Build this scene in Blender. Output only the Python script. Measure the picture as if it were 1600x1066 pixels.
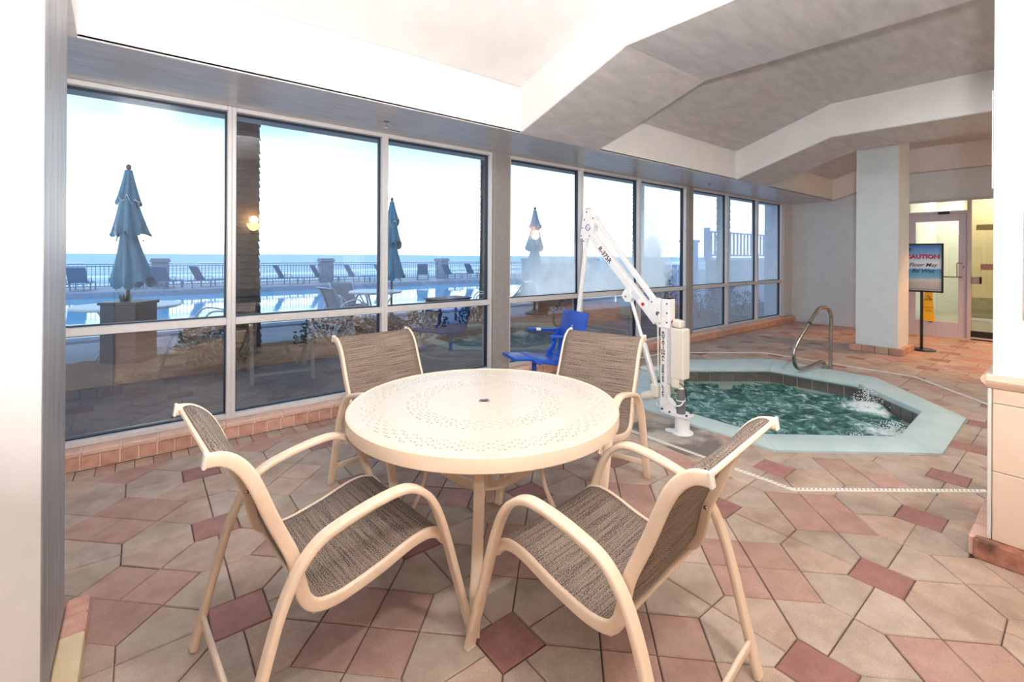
import bpy, bmesh, math, random
from math import pi, sin, cos, radians as R, sqrt, atan2, hypot
from mathutils import Vector as V, Matrix as M, noise
random.seed(7)
C = bpy.context.scene.collection
SC = bpy.context.scene
for o in list(bpy.data.objects): bpy.data.objects.remove(o)

# ------------------------------------------------------------------ camera, sky, lamps, exposure
cd = bpy.data.cameras.new('camera'); cam = bpy.data.objects.new('camera', cd); C.objects.link(cam)
cd.sensor_width = 36; cd.lens = 36 * 727 / 1600; cd.shift_y = -(533 - 398.5) / 1600; cd.clip_end = 6000; cd.clip_start = .02
cam.matrix_world = M.Translation((0, 0, 1.40)) @ M.Rotation(R(-38.5), 4, 'Z') @ M.Rotation(R(90), 4, 'X') @ M.Rotation(.0055, 4, 'Z')
SC.camera = cam
SC.view_settings.view_transform = 'Standard'; SC.view_settings.look = 'None'
SC.view_settings.exposure = 0.66; SC.view_settings.gamma = 1; SC.view_settings.use_curve_mapping = False

W = bpy.data.worlds.new('sky'); SC.world = W; W.use_nodes = True
wn, wl = W.node_tree.nodes, W.node_tree.links
wn.clear()
wo = wn.new('ShaderNodeOutputWorld'); wb = wn.new('ShaderNodeBackground'); wt = wn.new('ShaderNodeTexCoord')
ws = wn.new('ShaderNodeSeparateXYZ'); wr = wn.new('ShaderNodeValToRGB')
wl.new(wt.outputs['Generated'], ws.inputs[0]); wl.new(ws.outputs[2], wr.inputs[0])
el = wr.color_ramp.elements
el[0].position = 0.0; el[0].color = (1.0, 1.0, 1.0, 1)
el[1].position = 1.0; el[1].color = (.16, .25, .42, 1)
for p_, c_ in ((.06, (.95, 1.0, 1.0, 1)), (.15, (.44, .56, .60, 1)), (.235, (.20, .305, .37, 1)), (.6, (.21, .31, .46, 1))):
    e = el.new(p_); e.color = c_
wns = wn.new('ShaderNodeTexNoise'); wns.inputs['Scale'].default_value = 2.2; wns.inputs['Detail'].default_value = 5
wmp = wn.new('ShaderNodeMapping'); wmp.inputs['Scale'].default_value = (1, 1, 4)
wl.new(wt.outputs['Generated'], wmp.inputs[0]); wl.new(wmp.outputs[0], wns.inputs['Vector'])
wcr = wn.new('ShaderNodeValToRGB'); wcr.color_ramp.elements[0].position = .52; wcr.color_ramp.elements[1].position = .72
wmx = wn.new('ShaderNodeMix'); wmx.data_type = 'RGBA'; wmx.inputs[7].default_value = (.46, .50, .52, 1)
wl.new(wns.outputs[0], wcr.inputs[0]); wl.new(wcr.outputs[0], wmx.inputs[0]); wl.new(wr.outputs[0], wmx.inputs[6])
wl.new(wmx.outputs[2], wb.inputs[0]); wb.inputs[1].default_value = 2.5
wl.new(wb.outputs[0], wo.inputs[0])

def area_light(name, loc, aim, size, power, col):
    l = bpy.data.lights.new(name, 'AREA'); l.shape = 'DISK'; l.size = size; l.energy = power; l.color = col
    o = bpy.data.objects.new(name, l); C.objects.link(o); o.location = loc
    o.rotation_euler = (V(aim) - V(loc)).to_track_quat('-Z', 'Y').to_euler(); return o
# photographer's flash head, turned up so that its light bounces off the ceiling
area_light('flash_bounce', (.05, -.15, 1.62), (.75, .75, 3.3), .16, 120, (1.0, .97, .945))
# fill lamps added under the ceiling to brighten the room, no real fixtures
for i_, (x_, y_, p_) in enumerate(((.9, -.5, 26), (-.9, .9, 14), (4.9, -1.0, 30), (5.2, .6, 18), (8.9, -.9, 10))):
    area_light('ceiling_fill', (x_, y_, 3.28 if x_ < 7 else 3.28), (x_, y_, 0), .22, p_, (1.0, .98, .965))

# warm recessed spot that tints the floor in front of the glazed door
sp_ = bpy.data.lights.new('warm_spot', 'SPOT'); sp_.energy = 250; sp_.color = (1.0, .42, .14); sp_.spot_size = R(82); sp_.spot_blend = .6; sp_.shadow_soft_size = .06
so_ = bpy.data.objects.new('warm_spot', sp_); C.objects.link(so_); so_.location = (10.0, -.1, 2.86); so_.rotation_euler = (V((9.6, .95, 0)) - V((10.0, -.1, 2.86))).to_track_quat('-Z', 'Y').to_euler()

# ------------------------------------------------------------------ materials
MATS = {}
def srgb(r, g, b):
    f = lambda c: c / 12.92 if c <= .04045 else ((c + .055) / 1.055) ** 2.4
    return (f(r / 255), f(g / 255), f(b / 255), 1)
def lin(c, k): return (c[0] * k, c[1] * k, c[2] * k, 1)
def mat(name, col, rough=.5, metal=0., col2=None, scale=20., stretch=(1, 1, 1), bump=0., bscale=None, spec=.5, coords='Object', lo=.35, hi=.65, rnd=0., detail=4, dirt=None, speck=0.):
    m = bpy.data.materials.new(name); m.use_nodes = True
    n, l = m.node_tree.nodes, m.node_tree.links
    b = n['Principled BSDF']; b.inputs['Roughness'].default_value = rough; b.inputs['Metallic'].default_value = metal
    b.inputs['Base Color'].default_value = col; b.inputs['Specular IOR Level'].default_value = spec
    last = None
    if col2 or bump:
        if coords == 'World':
            t = n.new('ShaderNodeNewGeometry'); src = t.outputs['Position']
        else:
            t = n.new('ShaderNodeTexCoord'); src = t.outputs[coords]
        mp = n.new('ShaderNodeMapping'); mp.inputs['Scale'].default_value = stretch; l.new(src, mp.inputs[0])
        nz = n.new('ShaderNodeTexNoise'); nz.inputs['Scale'].default_value = scale; nz.inputs['Detail'].default_value = detail; nz.inputs['Roughness'].default_value = .6
        l.new(mp.outputs[0], nz.inputs['Vector'])
    if col2:
        r = n.new('ShaderNodeValToRGB'); r.color_ramp.elements[0].position = lo; r.color_ramp.elements[1].position = hi
        r.color_ramp.elements[0].color = col; r.color_ramp.elements[1].color = col2
        l.new(nz.outputs[0], r.inputs[0]); last = r.outputs[0]
    if dirt:
        dz = n.new('ShaderNodeTexNoise'); dz.inputs['Scale'].default_value = dirt[1]; dz.inputs['Detail'].default_value = 6
        l.new(mp.outputs[0], dz.inputs['Vector'])
        dr = n.new('ShaderNodeValToRGB'); dr.color_ramp.elements[0].position = dirt[2]; dr.color_ramp.elements[1].position = dirt[3]
        l.new(dz.outputs[0], dr.inputs[0])
        mx = n.new('ShaderNodeMix'); mx.data_type = 'RGBA'; l.new(dr.outputs[0], mx.inputs[0]); l.new(last, mx.inputs[6]); mx.inputs[7].default_value = dirt[0]; last = mx.outputs[2]
    if speck and last:
        sz = n.new('ShaderNodeTexNoise'); sz.inputs['Scale'].default_value = 260; sz.inputs['Detail'].default_value = 3; sz.inputs['Roughness'].default_value = .7; l.new(mp.outputs[0], sz.inputs['Vector'])
        sr = n.new('ShaderNodeMapRange'); sr.inputs[1].default_value = .3; sr.inputs[2].default_value = .7; sr.inputs[3].default_value = 1 - speck; sr.inputs[4].default_value = 1 + speck; l.new(sz.outputs[0], sr.inputs[0])
        sh = n.new('ShaderNodeHueSaturation'); l.new(sr.outputs[0], sh.inputs['Value']); l.new(last, sh.inputs['Color']); last = sh.outputs[0]
    if rnd and last:
        oi = n.new('ShaderNodeObjectInfo'); hs = n.new('ShaderNodeHueSaturation')
        mr = n.new('ShaderNodeMapRange'); mr.inputs['To Min'].default_value = 1 - rnd; mr.inputs['To Max'].default_value = 1 + rnd
        l.new(oi.outputs['Random'], mr.inputs[0]); l.new(mr.outputs[0], hs.inputs['Value']); l.new(last, hs.inputs['Color']); last = hs.outputs[0]
    if last: l.new(last, b.inputs['Base Color'])
    if bump:
        bs = nz
        if bscale:
            bs = n.new('ShaderNodeTexNoise'); bs.inputs['Scale'].default_value = bscale; bs.inputs['Detail'].default_value = 6; l.new(mp.outputs[0], bs.inputs['Vector'])
        bp = n.new('ShaderNodeBump'); bp.inputs['Strength'].default_value = bump; bp.inputs['Distance'].default_value = .01
        l.new(bs.outputs[0], bp.inputs['Height']); l.new(bp.outputs[0], b.inputs['Normal'])
    MATS[name] = m; return m
def emit(name, col, k):
    m = bpy.data.materials.new(name); m.use_nodes = True; n, l = m.node_tree.nodes, m.node_tree.links
    n.clear(); o = n.new('ShaderNodeOutputMaterial'); e = n.new('ShaderNodeEmission'); e.inputs[0].default_value = col; e.inputs[1].default_value = k
    l.new(e.outputs[0], o.inputs[0]); MATS[name] = m; return m
def glass(name, tint, f0, fog=None, fogaxis=None):
    """thin pane: clear transmission plus an angle-dependent mirror; fog = condensation droplets, or outdoor haze painted onto the end panes"""
    m = bpy.data.materials.new(name); m.use_nodes = True; n, l = m.node_tree.nodes, m.node_tree.links
    n.clear(); out = n.new('ShaderNodeOutputMaterial')
    g = n.new('ShaderNodeNewGeometry'); dt = n.new('ShaderNodeVectorMath'); dt.operation = 'DOT_PRODUCT'
    l.new(g.outputs['Normal'], dt.inputs[0]); l.new(g.outputs['Incoming'], dt.inputs[1])
    def mth(op, a, b=None):
        x = n.new('ShaderNodeMath'); x.operation = op
        for i, v in enumerate((a, b)):
            if v is None: continue
            if isinstance(v, (int, float)): x.inputs[i].default_value = v
            else: l.new(v, x.inputs[i])
        return x.outputs[0]
    f = mth('ADD', mth('MULTIPLY', mth('POWER', mth('SUBTRACT', 1, mth('ABSOLUTE', dt.outputs['Value'])), 5), 1 - f0), f0)
    tr = n.new('ShaderNodeBsdfTransparent'); tr.inputs[0].default_value = tint
    gl = n.new('ShaderNodeBsdfGlossy'); gl.inputs['Roughness'].default_value = 0.0
    mx = n.new('ShaderNodeMixShader'); l.new(f, mx.inputs[0]); l.new(tr.outputs[0], mx.inputs[1]); l.new(gl.outputs[0], mx.inputs[2])
    last = mx.outputs[0]
    if fog:
        tl = n.new('ShaderNodeBsdfTranslucent'); tl.inputs[0].default_value = (.92, .96, .98, 1)
        df = n.new('ShaderNodeBsdfDiffuse'); df.inputs[0].default_value = (.9, .95, .97, 1)
        ad = n.new('ShaderNodeMixShader'); ad.inputs[0].default_value = .25; l.new(tl.outputs[0], ad.inputs[1]); l.new(df.outputs[0], ad.inputs[2])
        z0, z1, x0, x1, k = fog
        sp = n.new('ShaderNodeSeparateXYZ'); l.new(g.outputs['Position'], sp.inputs[0])
        nz = n.new('ShaderNodeTexNoise'); nz.inputs['Scale'].default_value = 3.; nz.inputs['Detail'].default_value = 5; l.new(g.outputs['Position'], nz.inputs['Vector'])
        w = mth('MULTIPLY', mth('SUBTRACT', nz.outputs[0], .5), .9)
        mz = n.new('ShaderNodeMapRange'); mz.interpolation_type = 'SMOOTHSTEP'; l.new(mth('ADD', sp.outputs[2], w), mz.inputs[0]); mz.inputs[1].default_value = z1; mz.inputs[2].default_value = z0; mz.inputs[3].default_value = 0; mz.inputs[4].default_value = k
        mxx = n.new('ShaderNodeMapRange'); mxx.interpolation_type = 'SMOOTHSTEP'; l.new(mth('ADD', sp.outputs[0], w), mxx.inputs[0]); mxx.inputs[1].default_value = x0; mxx.inputs[2].default_value = x1; mxx.inputs[3].default_value = 0; mxx.inputs[4].default_value = 1
        fm = n.new('ShaderNodeMixShader'); l.new(mth('MULTIPLY', mz.outputs[0], mxx.outputs[0]), fm.inputs[0]); l.new(last, fm.inputs[1]); l.new(ad.outputs[0], fm.inputs[2]); last = fm.outputs[0]
    l.new(last, out.inputs[0]); MATS[name] = m; return m

mat('white_plaster', srgb(236, 235, 234), .6, col2=srgb(228, 228, 228), scale=3, bump=.05, bscale=60, coords='World')
mat('ceiling_flash_lit', srgb(238, 236, 234), .7, col2=srgb(231, 229, 227), scale=4, bump=.04, bscale=50, coords='World')  # grey ceiling plaster painted near-white to carry the flash's overexposure
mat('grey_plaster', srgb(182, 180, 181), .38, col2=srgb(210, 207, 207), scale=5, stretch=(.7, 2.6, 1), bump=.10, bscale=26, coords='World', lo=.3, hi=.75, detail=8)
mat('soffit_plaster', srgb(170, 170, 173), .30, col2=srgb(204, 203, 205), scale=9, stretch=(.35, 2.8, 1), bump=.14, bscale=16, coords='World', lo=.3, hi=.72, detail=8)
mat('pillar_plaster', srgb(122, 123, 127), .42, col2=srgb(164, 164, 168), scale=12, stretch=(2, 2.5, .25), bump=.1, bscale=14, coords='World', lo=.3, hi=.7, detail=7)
mat('blue_plaster', srgb(214, 227, 232), .6, col2=srgb(221, 233, 237), scale=5, bump=.08, bscale=55, coords='World')
mat('wall_tan', srgb(205, 190, 170), .7, col2=srgb(196, 180, 160), scale=4, coords='World')
mat('cream_metal', srgb(239, 214, 188), .32, col2=srgb(243, 219, 194), scale=30, bump=.02, bscale=300, spec=.5)
mat('table_top', srgb(218, 205, 189), .24, col2=srgb(222, 210, 195), scale=18, bump=.012, bscale=400)
mat('dark_hole', srgb(70, 55, 42), .7)
mat('chrome', srgb(205, 205, 205), .15, 1.0)
mat('brushed_steel', srgb(186, 180, 172), .24, 1.0, col2=srgb(160, 152, 142), scale=60, stretch=(1, 1, .2))
mat('aluminium', srgb(220, 219, 220), .42, .2, col2=srgb(212, 211, 213), scale=40)
mat('bronze_post', srgb(160, 157, 155), .5, .1, col2=srgb(150, 147, 145), scale=30)
mat('gasket', srgb(22, 30, 48), .5)
mat('paver_bed', srgb(118, 100, 86), .9, col2=srgb(88, 76, 66), scale=35, coords='World')
mat('paver_tan', srgb(192, 174, 158), .62, col2=srgb(174, 154, 138), scale=9, bump=.16, bscale=150, coords='World', rnd=.09, dirt=(srgb(150, 128, 110), 2.6, .52, .75), speck=.2)
mat('paver_tan_warm', srgb(194, 170, 152), .62, col2=srgb(176, 150, 132), scale=9, bump=.16, bscale=150, coords='World', rnd=.09, dirt=(srgb(150, 124, 106), 2.6, .52, .75), speck=.2)
mat('paver_pink', srgb(188, 150, 136), .62, col2=srgb(170, 132, 120), scale=9, bump=.16, bscale=150, coords='World', rnd=.10, dirt=(srgb(180, 150, 132), 3., .5, .72), speck=.2)
mat('paver_red', srgb(166, 118, 108), .6, col2=srgb(148, 102, 95), scale=12, bump=.16, bscale=150, coords='World', rnd=.10, speck=.2)
mat('brick_pink', srgb(216, 170, 152), .72, col2=srgb(198, 146, 127), scale=16, bump=.2, bscale=120, coords='World', rnd=.12, dirt=(srgb(208, 160, 140), 12, .5, .75), speck=.2)
mat('brick_stained', srgb(186, 130, 108), .75, col2=srgb(150, 98, 80), scale=24, bump=.25, bscale=140, coords='World', dirt=(srgb(70, 50, 42), 7, .46, .62))
mat('sill_cap', srgb(226, 190, 173), .6, col2=srgb(215, 176, 158), scale=14, bump=.1, bscale=120, coords='World', rnd=.06)
mat('mortar', srgb(236, 214, 200), .8, col2=srgb(226, 202, 186), scale=50, coords='World')
mat('yellow_tile', srgb(236, 212, 170), .4, col2=srgb(230, 203, 158), scale=10)
mat('wainscot_tile', srgb(240, 218, 196), .35, col2=srgb(236, 212, 189), scale=7, coords='World', bump=.03, bscale=30)
mat('border_tile', srgb(238, 214, 192), .4, col2=srgb(226, 200, 178), scale=11, coords='World', bump=.25, bscale=14)
mat('dado', srgb(236, 202, 180), .35, col2=srgb(230, 195, 172), scale=9)
mat('coping', srgb(196, 214, 212), .42, col2=srgb(182, 203, 204), scale=5, stretch=(1, 1, 1), bump=.12, bscale=12, coords='World', detail=8)
mat('basin', srgb(150, 166, 158), .5, col2=srgb(130, 150, 142), scale=6)
mat('grey_tile', srgb(112, 104, 98), .3, col2=srgb(92, 88, 86), scale=14, bump=.06, coords='World', rnd=.12)
mat('grout_white', srgb(214, 216, 214), .7)
mat('lamp_brown', srgb(140, 104, 54), .5, col2=srgb(90, 66, 36), scale=14)
mat('white_plastic', srgb(236, 236, 232), .35)
mat('white_paint', srgb(240, 241, 242), .3, col2=srgb(234, 236, 238), scale=20)
mat('cream_plastic', srgb(226, 222, 210), .4)
mat('grey_plastic', srgb(104, 106, 110), .45)
mat('blue_plastic', srgb(24, 88, 200), .3, col2=srgb(20, 78, 186), scale=8)
mat('red_plastic', srgb(200, 20, 50), .3)
mat('black_metal', srgb(16, 14, 15), .45)
mat('black_rubber', srgb(20, 20, 22), .8)
mat('lettering_maroon', srgb(70, 14, 44), .5)
mat('lettering_dark', srgb(48, 28, 44), .5)
mat('lettering_navy', srgb(24, 48, 120), .5)
mat('lettering_red', srgb(205, 32, 52), .5)
mat('emblem_blue', srgb(38, 44, 110), .4)
mat('sticker', srgb(196, 206, 232), .5, col2=srgb(226, 230, 240), scale=90, lo=.4, hi=.5)
mat('sign_yellow', srgb(250, 196, 30), .4)
mat('card_tan', srgb(176, 160, 96), .5, col2=srgb(196, 184, 130), scale=60, lo=.45, hi=.5)
mat('card_red', srgb(150, 90, 90), .5, col2=srgb(196, 150, 140), scale=60, lo=.45, hi=.5)
mat('door_metal', srgb(206, 198, 206), .4, .2, col2=srgb(198, 190, 198), scale=30)
mat('dark_gap', srgb(30, 28, 30), .6)
mat('corridor_yellow', srgb(228, 208, 156), .6)
mat('corridor_white', srgb(228, 228, 220), .6)
mat('corridor_dado', srgb(176, 160, 120), .6, col2=srgb(160, 146, 108), scale=5, stretch=(1, 1, 20))
mat('corridor_floor', srgb(180, 170, 150), .4)
mat('concrete', srgb(150, 142, 134), .7, col2=srgb(188, 178, 166), scale=5, bump=.1, bscale=60, coords='World', lo=.4, hi=.6, dirt=(srgb(120, 112, 106), 3, .5, .6))
mat('drain_white', srgb(238, 234, 226), .45)
mat('slot_dark', srgb(150, 132, 120), .7)
# outdoors
mat('deck', srgb(176, 178, 184), .7, col2=srgb(160, 164, 172), scale=2, coords='World')
mat('patio_stone', srgb(98, 86, 80), .7, col2=srgb(74, 66, 62), scale=1.5, bump=.1, bscale=40, coords='World')
mat('mulch', srgb(172, 128, 92), .95, col2=srgb(128, 88, 60), scale=14, bump=.6, bscale=40, coords='World')
mat('sand', srgb(214, 208, 196), .9, col2=srgb(196, 190, 180), scale=.5, coords='World')
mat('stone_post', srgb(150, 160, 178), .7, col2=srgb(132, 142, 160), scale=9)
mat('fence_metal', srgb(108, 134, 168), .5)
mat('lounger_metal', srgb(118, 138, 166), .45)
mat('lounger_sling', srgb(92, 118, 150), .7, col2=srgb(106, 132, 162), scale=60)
mat('outdoor_sling', srgb(130, 138, 152), .7, col2=srgb(150, 156, 168), scale=60)  # bluish grey of the backlight put into sling and frame colours
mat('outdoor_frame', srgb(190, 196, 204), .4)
mat('umbrella_cloth', srgb(104, 146, 168), .8, col2=srgb(80, 124, 150), scale=6, stretch=(3, 3, .6))  # dark teal lightened and greyed to stand in for veiling glare
mat('umbrella_pale', srgb(150, 184, 202), .8, col2=srgb(120, 164, 190), scale=6, stretch=(3, 3, .6))
mat('umbrella_trim', srgb(206, 216, 222), .8)
mat('wood_brown', srgb(128, 88, 66), .6, col2=srgb(104, 70, 54), scale=6, stretch=(1, 12, 12))
mat('planter_dark', srgb(30, 36, 54), .35, col2=srgb(40, 46, 64), scale=8)
mat('bin_dark', srgb(34, 24, 18), .3, col2=srgb(46, 34, 24), scale=5, stretch=(6, 6, .5))
mat('palm_bark', srgb(72, 66, 66), .9, col2=srgb(48, 46, 50), scale=7, stretch=(1, 1, 5), bump=.6, bscale=18)
mat('palm_bark_hazed', srgb(150, 150, 156), .9, col2=srgb(112, 114, 124), scale=7, stretch=(1, 1, 5), bump=.6, bscale=18)  # bark lightened, with the outdoor haze put into its colour
mat('leaf_dark', srgb(40, 78, 42), .55, col2=srgb(66, 104, 52), scale=5, rnd=.2)
mat('leaf_olive', srgb(118, 112, 62), .6, col2=srgb(84, 100, 58), scale=5)
mat('leaf_blue', srgb(84, 110, 116), .6, col2=srgb(110, 134, 136), scale=5)
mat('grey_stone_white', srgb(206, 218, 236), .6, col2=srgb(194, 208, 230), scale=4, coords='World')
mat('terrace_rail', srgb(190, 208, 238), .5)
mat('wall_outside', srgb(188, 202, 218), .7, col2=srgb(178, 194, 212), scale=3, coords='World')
emit('sconce_glow', (1.0, .62, .28, 1), 9.)
emit('pool_lamp_glow', (1.0, .78, .45, 1), 2.2)
emit('tube_light', (1.0, .96, .86, 1), 13.)
glass('pane_glass', (.90, .95, .98, 1), .085)
glass('pane_low', (.76, .80, .84, 1), .22)
glass('door_glass', (.94, .96, .94, 1), .05)
glass('pane_fog_a', (.90, .95, .98, 1), .085, (.8, 1.9, 3.2, 4.0, .97))
glass('pane_fog_b', (.90, .95, .98, 1), .085, (.8, 1.75, 4.0, 4.5, .98))
glass('pane_fog_c', (.90, .95, .98, 1), .085, (.8, 3.2, 6.7, 6.2, .92))
glass('pane_haze', (.80, .88, .96, 1), .10, (.2, 3.6, 5., 8., .45))  # haze beyond the end windows put into the glass as a pale veil

glass('pane_low_haze', (.76, .82, .90, 1), .14, (.0, 3., 4., 7., .16))  # lower end panes lightened with the same painted haze

def sling_material(name, cA, cB, cC):
    m = bpy.data.materials.new(name); m.use_nodes = True; n, l = m.node_tree.nodes, m.node_tree.links
    b = n['Principled BSDF']; b.inputs['Roughness'].default_value = .75
    uv = n.new('ShaderNodeUVMap')
    def nz(sx, sy, det=2):
        mp = n.new('ShaderNodeMapping'); mp.inputs['Scale'].default_value = (sx, sy, 1); l.new(uv.outputs[0], mp.inputs[0])
        z = n.new('ShaderNodeTexNoise'); z.inputs['Scale'].default_value = 1; z.inputs['Detail'].default_value = det; l.new(mp.outputs[0], z.inputs['Vector']); return z.outputs[0]
    a = nz(4, 210, 2); d = nz(230, 330, 1)
    r1 = n.new('ShaderNodeValToRGB'); r1.color_ramp.elements[0].position = .40; r1.color_ramp.elements[1].position = .58
    r1.color_ramp.elements[0].color = cA; r1.color_ramp.elements[1].color = cB; l.new(a, r1.inputs[0])
    r2 = n.new('ShaderNodeValToRGB'); r2.color_ramp.elements[0].position = .5; r2.color_ramp.elements[1].position = .62; l.new(d, r2.inputs[0])
    mx = n.new('ShaderNodeMix'); mx.data_type = 'RGBA'; l.new(r2.outputs[0], mx.inputs[0]); l.new(r1.outputs[0], mx.inputs[6]); mx.inputs[7].default_value = cC
    l.new(mx.outputs[2], b.inputs['Base Color'])
    bp = n.new('ShaderNodeBump'); bp.inputs['Strength'].default_value = .35; bp.inputs['Distance'].default_value = .003; l.new(a, bp.inputs['Height']); l.new(bp.outputs[0], b.inputs['Normal'])
    MATS[name] = m
sling_material('sling_brown', srgb(54, 43, 38), srgb(132, 114, 102), srgb(172, 155, 140))

def water_material():
    m = bpy.data.materials.new('tub_water'); m.use_nodes = True; n, l = m.node_tree.nodes, m.node_tree.links
    b = n['Principled BSDF']; b.inputs['Roughness'].default_value = .08; b.inputs['IOR'].default_value = 1.33
    g = n.new('ShaderNodeNewGeometry')
    z1 = n.new('ShaderNodeTexNoise'); z1.inputs['Scale'].default_value = 7.; z1.inputs['Detail'].default_value = 8; z1.inputs['Roughness'].default_value = .68; z1.inputs['Distortion'].default_value = 1.3; l.new(g.outputs['Position'], z1.inputs['Vector'])
    fo = None      # foam gathers where the jets break the surface
    for (jx, jy, jr) in ((5.82, 1.45, .30), (5.2, 1.12, .24), (4.72, 1.25, .14)):
        ds = n.new('ShaderNodeVectorMath'); ds.operation = 'DISTANCE'; l.new(g.outputs['Position'], ds.inputs[0]); ds.inputs[1].default_value = (jx, jy, -.13)
        mr = n.new('ShaderNodeMapRange'); mr.inputs[1].default_value = jr; mr.inputs[2].default_value = 0; mr.inputs[3].default_value = 0; mr.inputs[4].default_value = .3; l.new(ds.outputs['Value'], mr.inputs[0])
        if fo is None: fo = mr.outputs[0]
        else:
            ad = n.new('ShaderNodeMath'); l.new(fo, ad.inputs[0]); l.new(mr.outputs[0], ad.inputs[1]); fo = ad.outputs[0]
    fa = n.new('ShaderNodeMath'); l.new(fo, fa.inputs[0]); l.new(z1.outputs[0], fa.inputs[1])
    r = n.new('ShaderNodeValToRGB'); e = r.color_ramp.elements
    e[0].position = .34; e[0].color = srgb(24, 58, 52); e[1].position = .70; e[1].color = srgb(236, 246, 246)
    for p, c in ((.44, srgb(50, 98, 88)), (.53, srgb(88, 136, 128)), (.59, srgb(150, 186, 186))):
        x = e.new(p); x.color = c
    l.new(fa.outputs[0], r.inputs[0]); l.new(r.outputs[0], b.inputs['Base Color'])
    bp = n.new('ShaderNodeBump'); bp.inputs['Strength'].default_value = .6; bp.inputs['Distance'].default_value = .04; l.new(z1.outputs[0], bp.inputs['Height']); l.new(bp.outputs[0], b.inputs['Normal'])
    MATS['tub_water'] = m
    m = bpy.data.materials.new('pool_water'); m.use_nodes = True; n, l = m.node_tree.nodes, m.node_tree.links
    b = n['Principled BSDF']; b.inputs['Roughness'].default_value = .05; b.inputs['IOR'].default_value = 1.33; b.inputs['Base Color'].default_value = srgb(120, 190, 225)
    g = n.new('ShaderNodeNewGeometry'); z = n.new('ShaderNodeTexNoise'); z.inputs['Scale'].default_value = 1.4; z.inputs['Detail'].default_value = 3; l.new(g.outputs['Position'], z.inputs['Vector'])
    bp = n.new('ShaderNodeBump'); bp.inputs['Strength'].default_value = .05; bp.inputs['Distance'].default_value = .1; l.new(z.outputs[0], bp.inputs['Height']); l.new(bp.outputs[0], b.inputs['Normal'])
    MATS['pool_water'] = m
    m = bpy.data.materials.new('sea_water'); m.use_nodes = True; n, l = m.node_tree.nodes, m.node_tree.links
    b = n['Principled BSDF']; b.inputs['Roughness'].default_value = .45; b.inputs['Specular IOR Level'].default_value = .3
    g = n.new('ShaderNodeNewGeometry'); mp = n.new('ShaderNodeMapping'); mp.inputs['Scale'].default_value = (.012, .055, 1); l.new(g.outputs['Position'], mp.inputs[0])
    z = n.new('ShaderNodeTexNoise'); z.inputs['Scale'].default_value = 1.; z.inputs['Detail'].default_value = 4; l.new(mp.outputs[0], z.inputs['Vector'])
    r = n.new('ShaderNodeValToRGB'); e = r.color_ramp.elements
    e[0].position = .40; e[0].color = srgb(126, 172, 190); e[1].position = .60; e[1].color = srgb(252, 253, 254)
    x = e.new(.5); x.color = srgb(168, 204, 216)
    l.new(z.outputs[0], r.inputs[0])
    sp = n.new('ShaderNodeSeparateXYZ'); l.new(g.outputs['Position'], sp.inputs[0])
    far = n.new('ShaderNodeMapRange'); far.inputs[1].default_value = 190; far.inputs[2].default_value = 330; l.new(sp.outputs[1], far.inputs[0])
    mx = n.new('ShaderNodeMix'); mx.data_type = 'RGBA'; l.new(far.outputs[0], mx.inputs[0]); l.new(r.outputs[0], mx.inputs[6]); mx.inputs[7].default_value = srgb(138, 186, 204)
    l.new(mx.outputs[2], b.inputs['Base Color']); MATS['sea_water'] = m
water_material()

def print_material():      # flat print of the caution poster: sky, cloud, sea and sand
    m = bpy.data.materials.new('beach_print'); m.use_nodes = True; n, l = m.node_tree.nodes, m.node_tree.links
    b = n['Principled BSDF']; b.inputs['Roughness'].default_value = .35
    g = n.new('ShaderNodeTexCoord'); sp = n.new('ShaderNodeSeparateXYZ'); l.new(g.outputs['Generated'], sp.inputs[0])
    z = n.new('ShaderNodeTexNoise'); z.inputs['Scale'].default_value = 5; l.new(g.outputs['Generated'], z.inputs['Vector'])
    a = n.new('ShaderNodeMath'); a.operation = 'MULTIPLY_ADD'; l.new(z.outputs[0], a.inputs[0]); a.inputs[1].default_value = .05; l.new(sp.outputs[2], a.inputs[2])
    r = n.new('ShaderNodeValToRGB'); e = r.color_ramp.elements
    e[0].position = .0; e[0].color = srgb(176, 176, 174); e[1].position = 1.; e[1].color = srgb(70, 130, 205)
    for p, c in ((.20, srgb(196, 194, 190)), (.27, srgb(206, 212, 216)), (.31, srgb(120, 190, 214)), (.49, srgb(66, 150, 210)), (.51, srgb(208, 228, 240)), (.66, srgb(220, 234, 244)), (.82, srgb(120, 174, 226))):
        x = e.new(p); x.color = c
    l.new(a.outputs[0], r.inputs[0]); l.new(r.outputs[0], b.inputs['Base Color']); MATS['beach_print'] = m
print_material()

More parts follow.
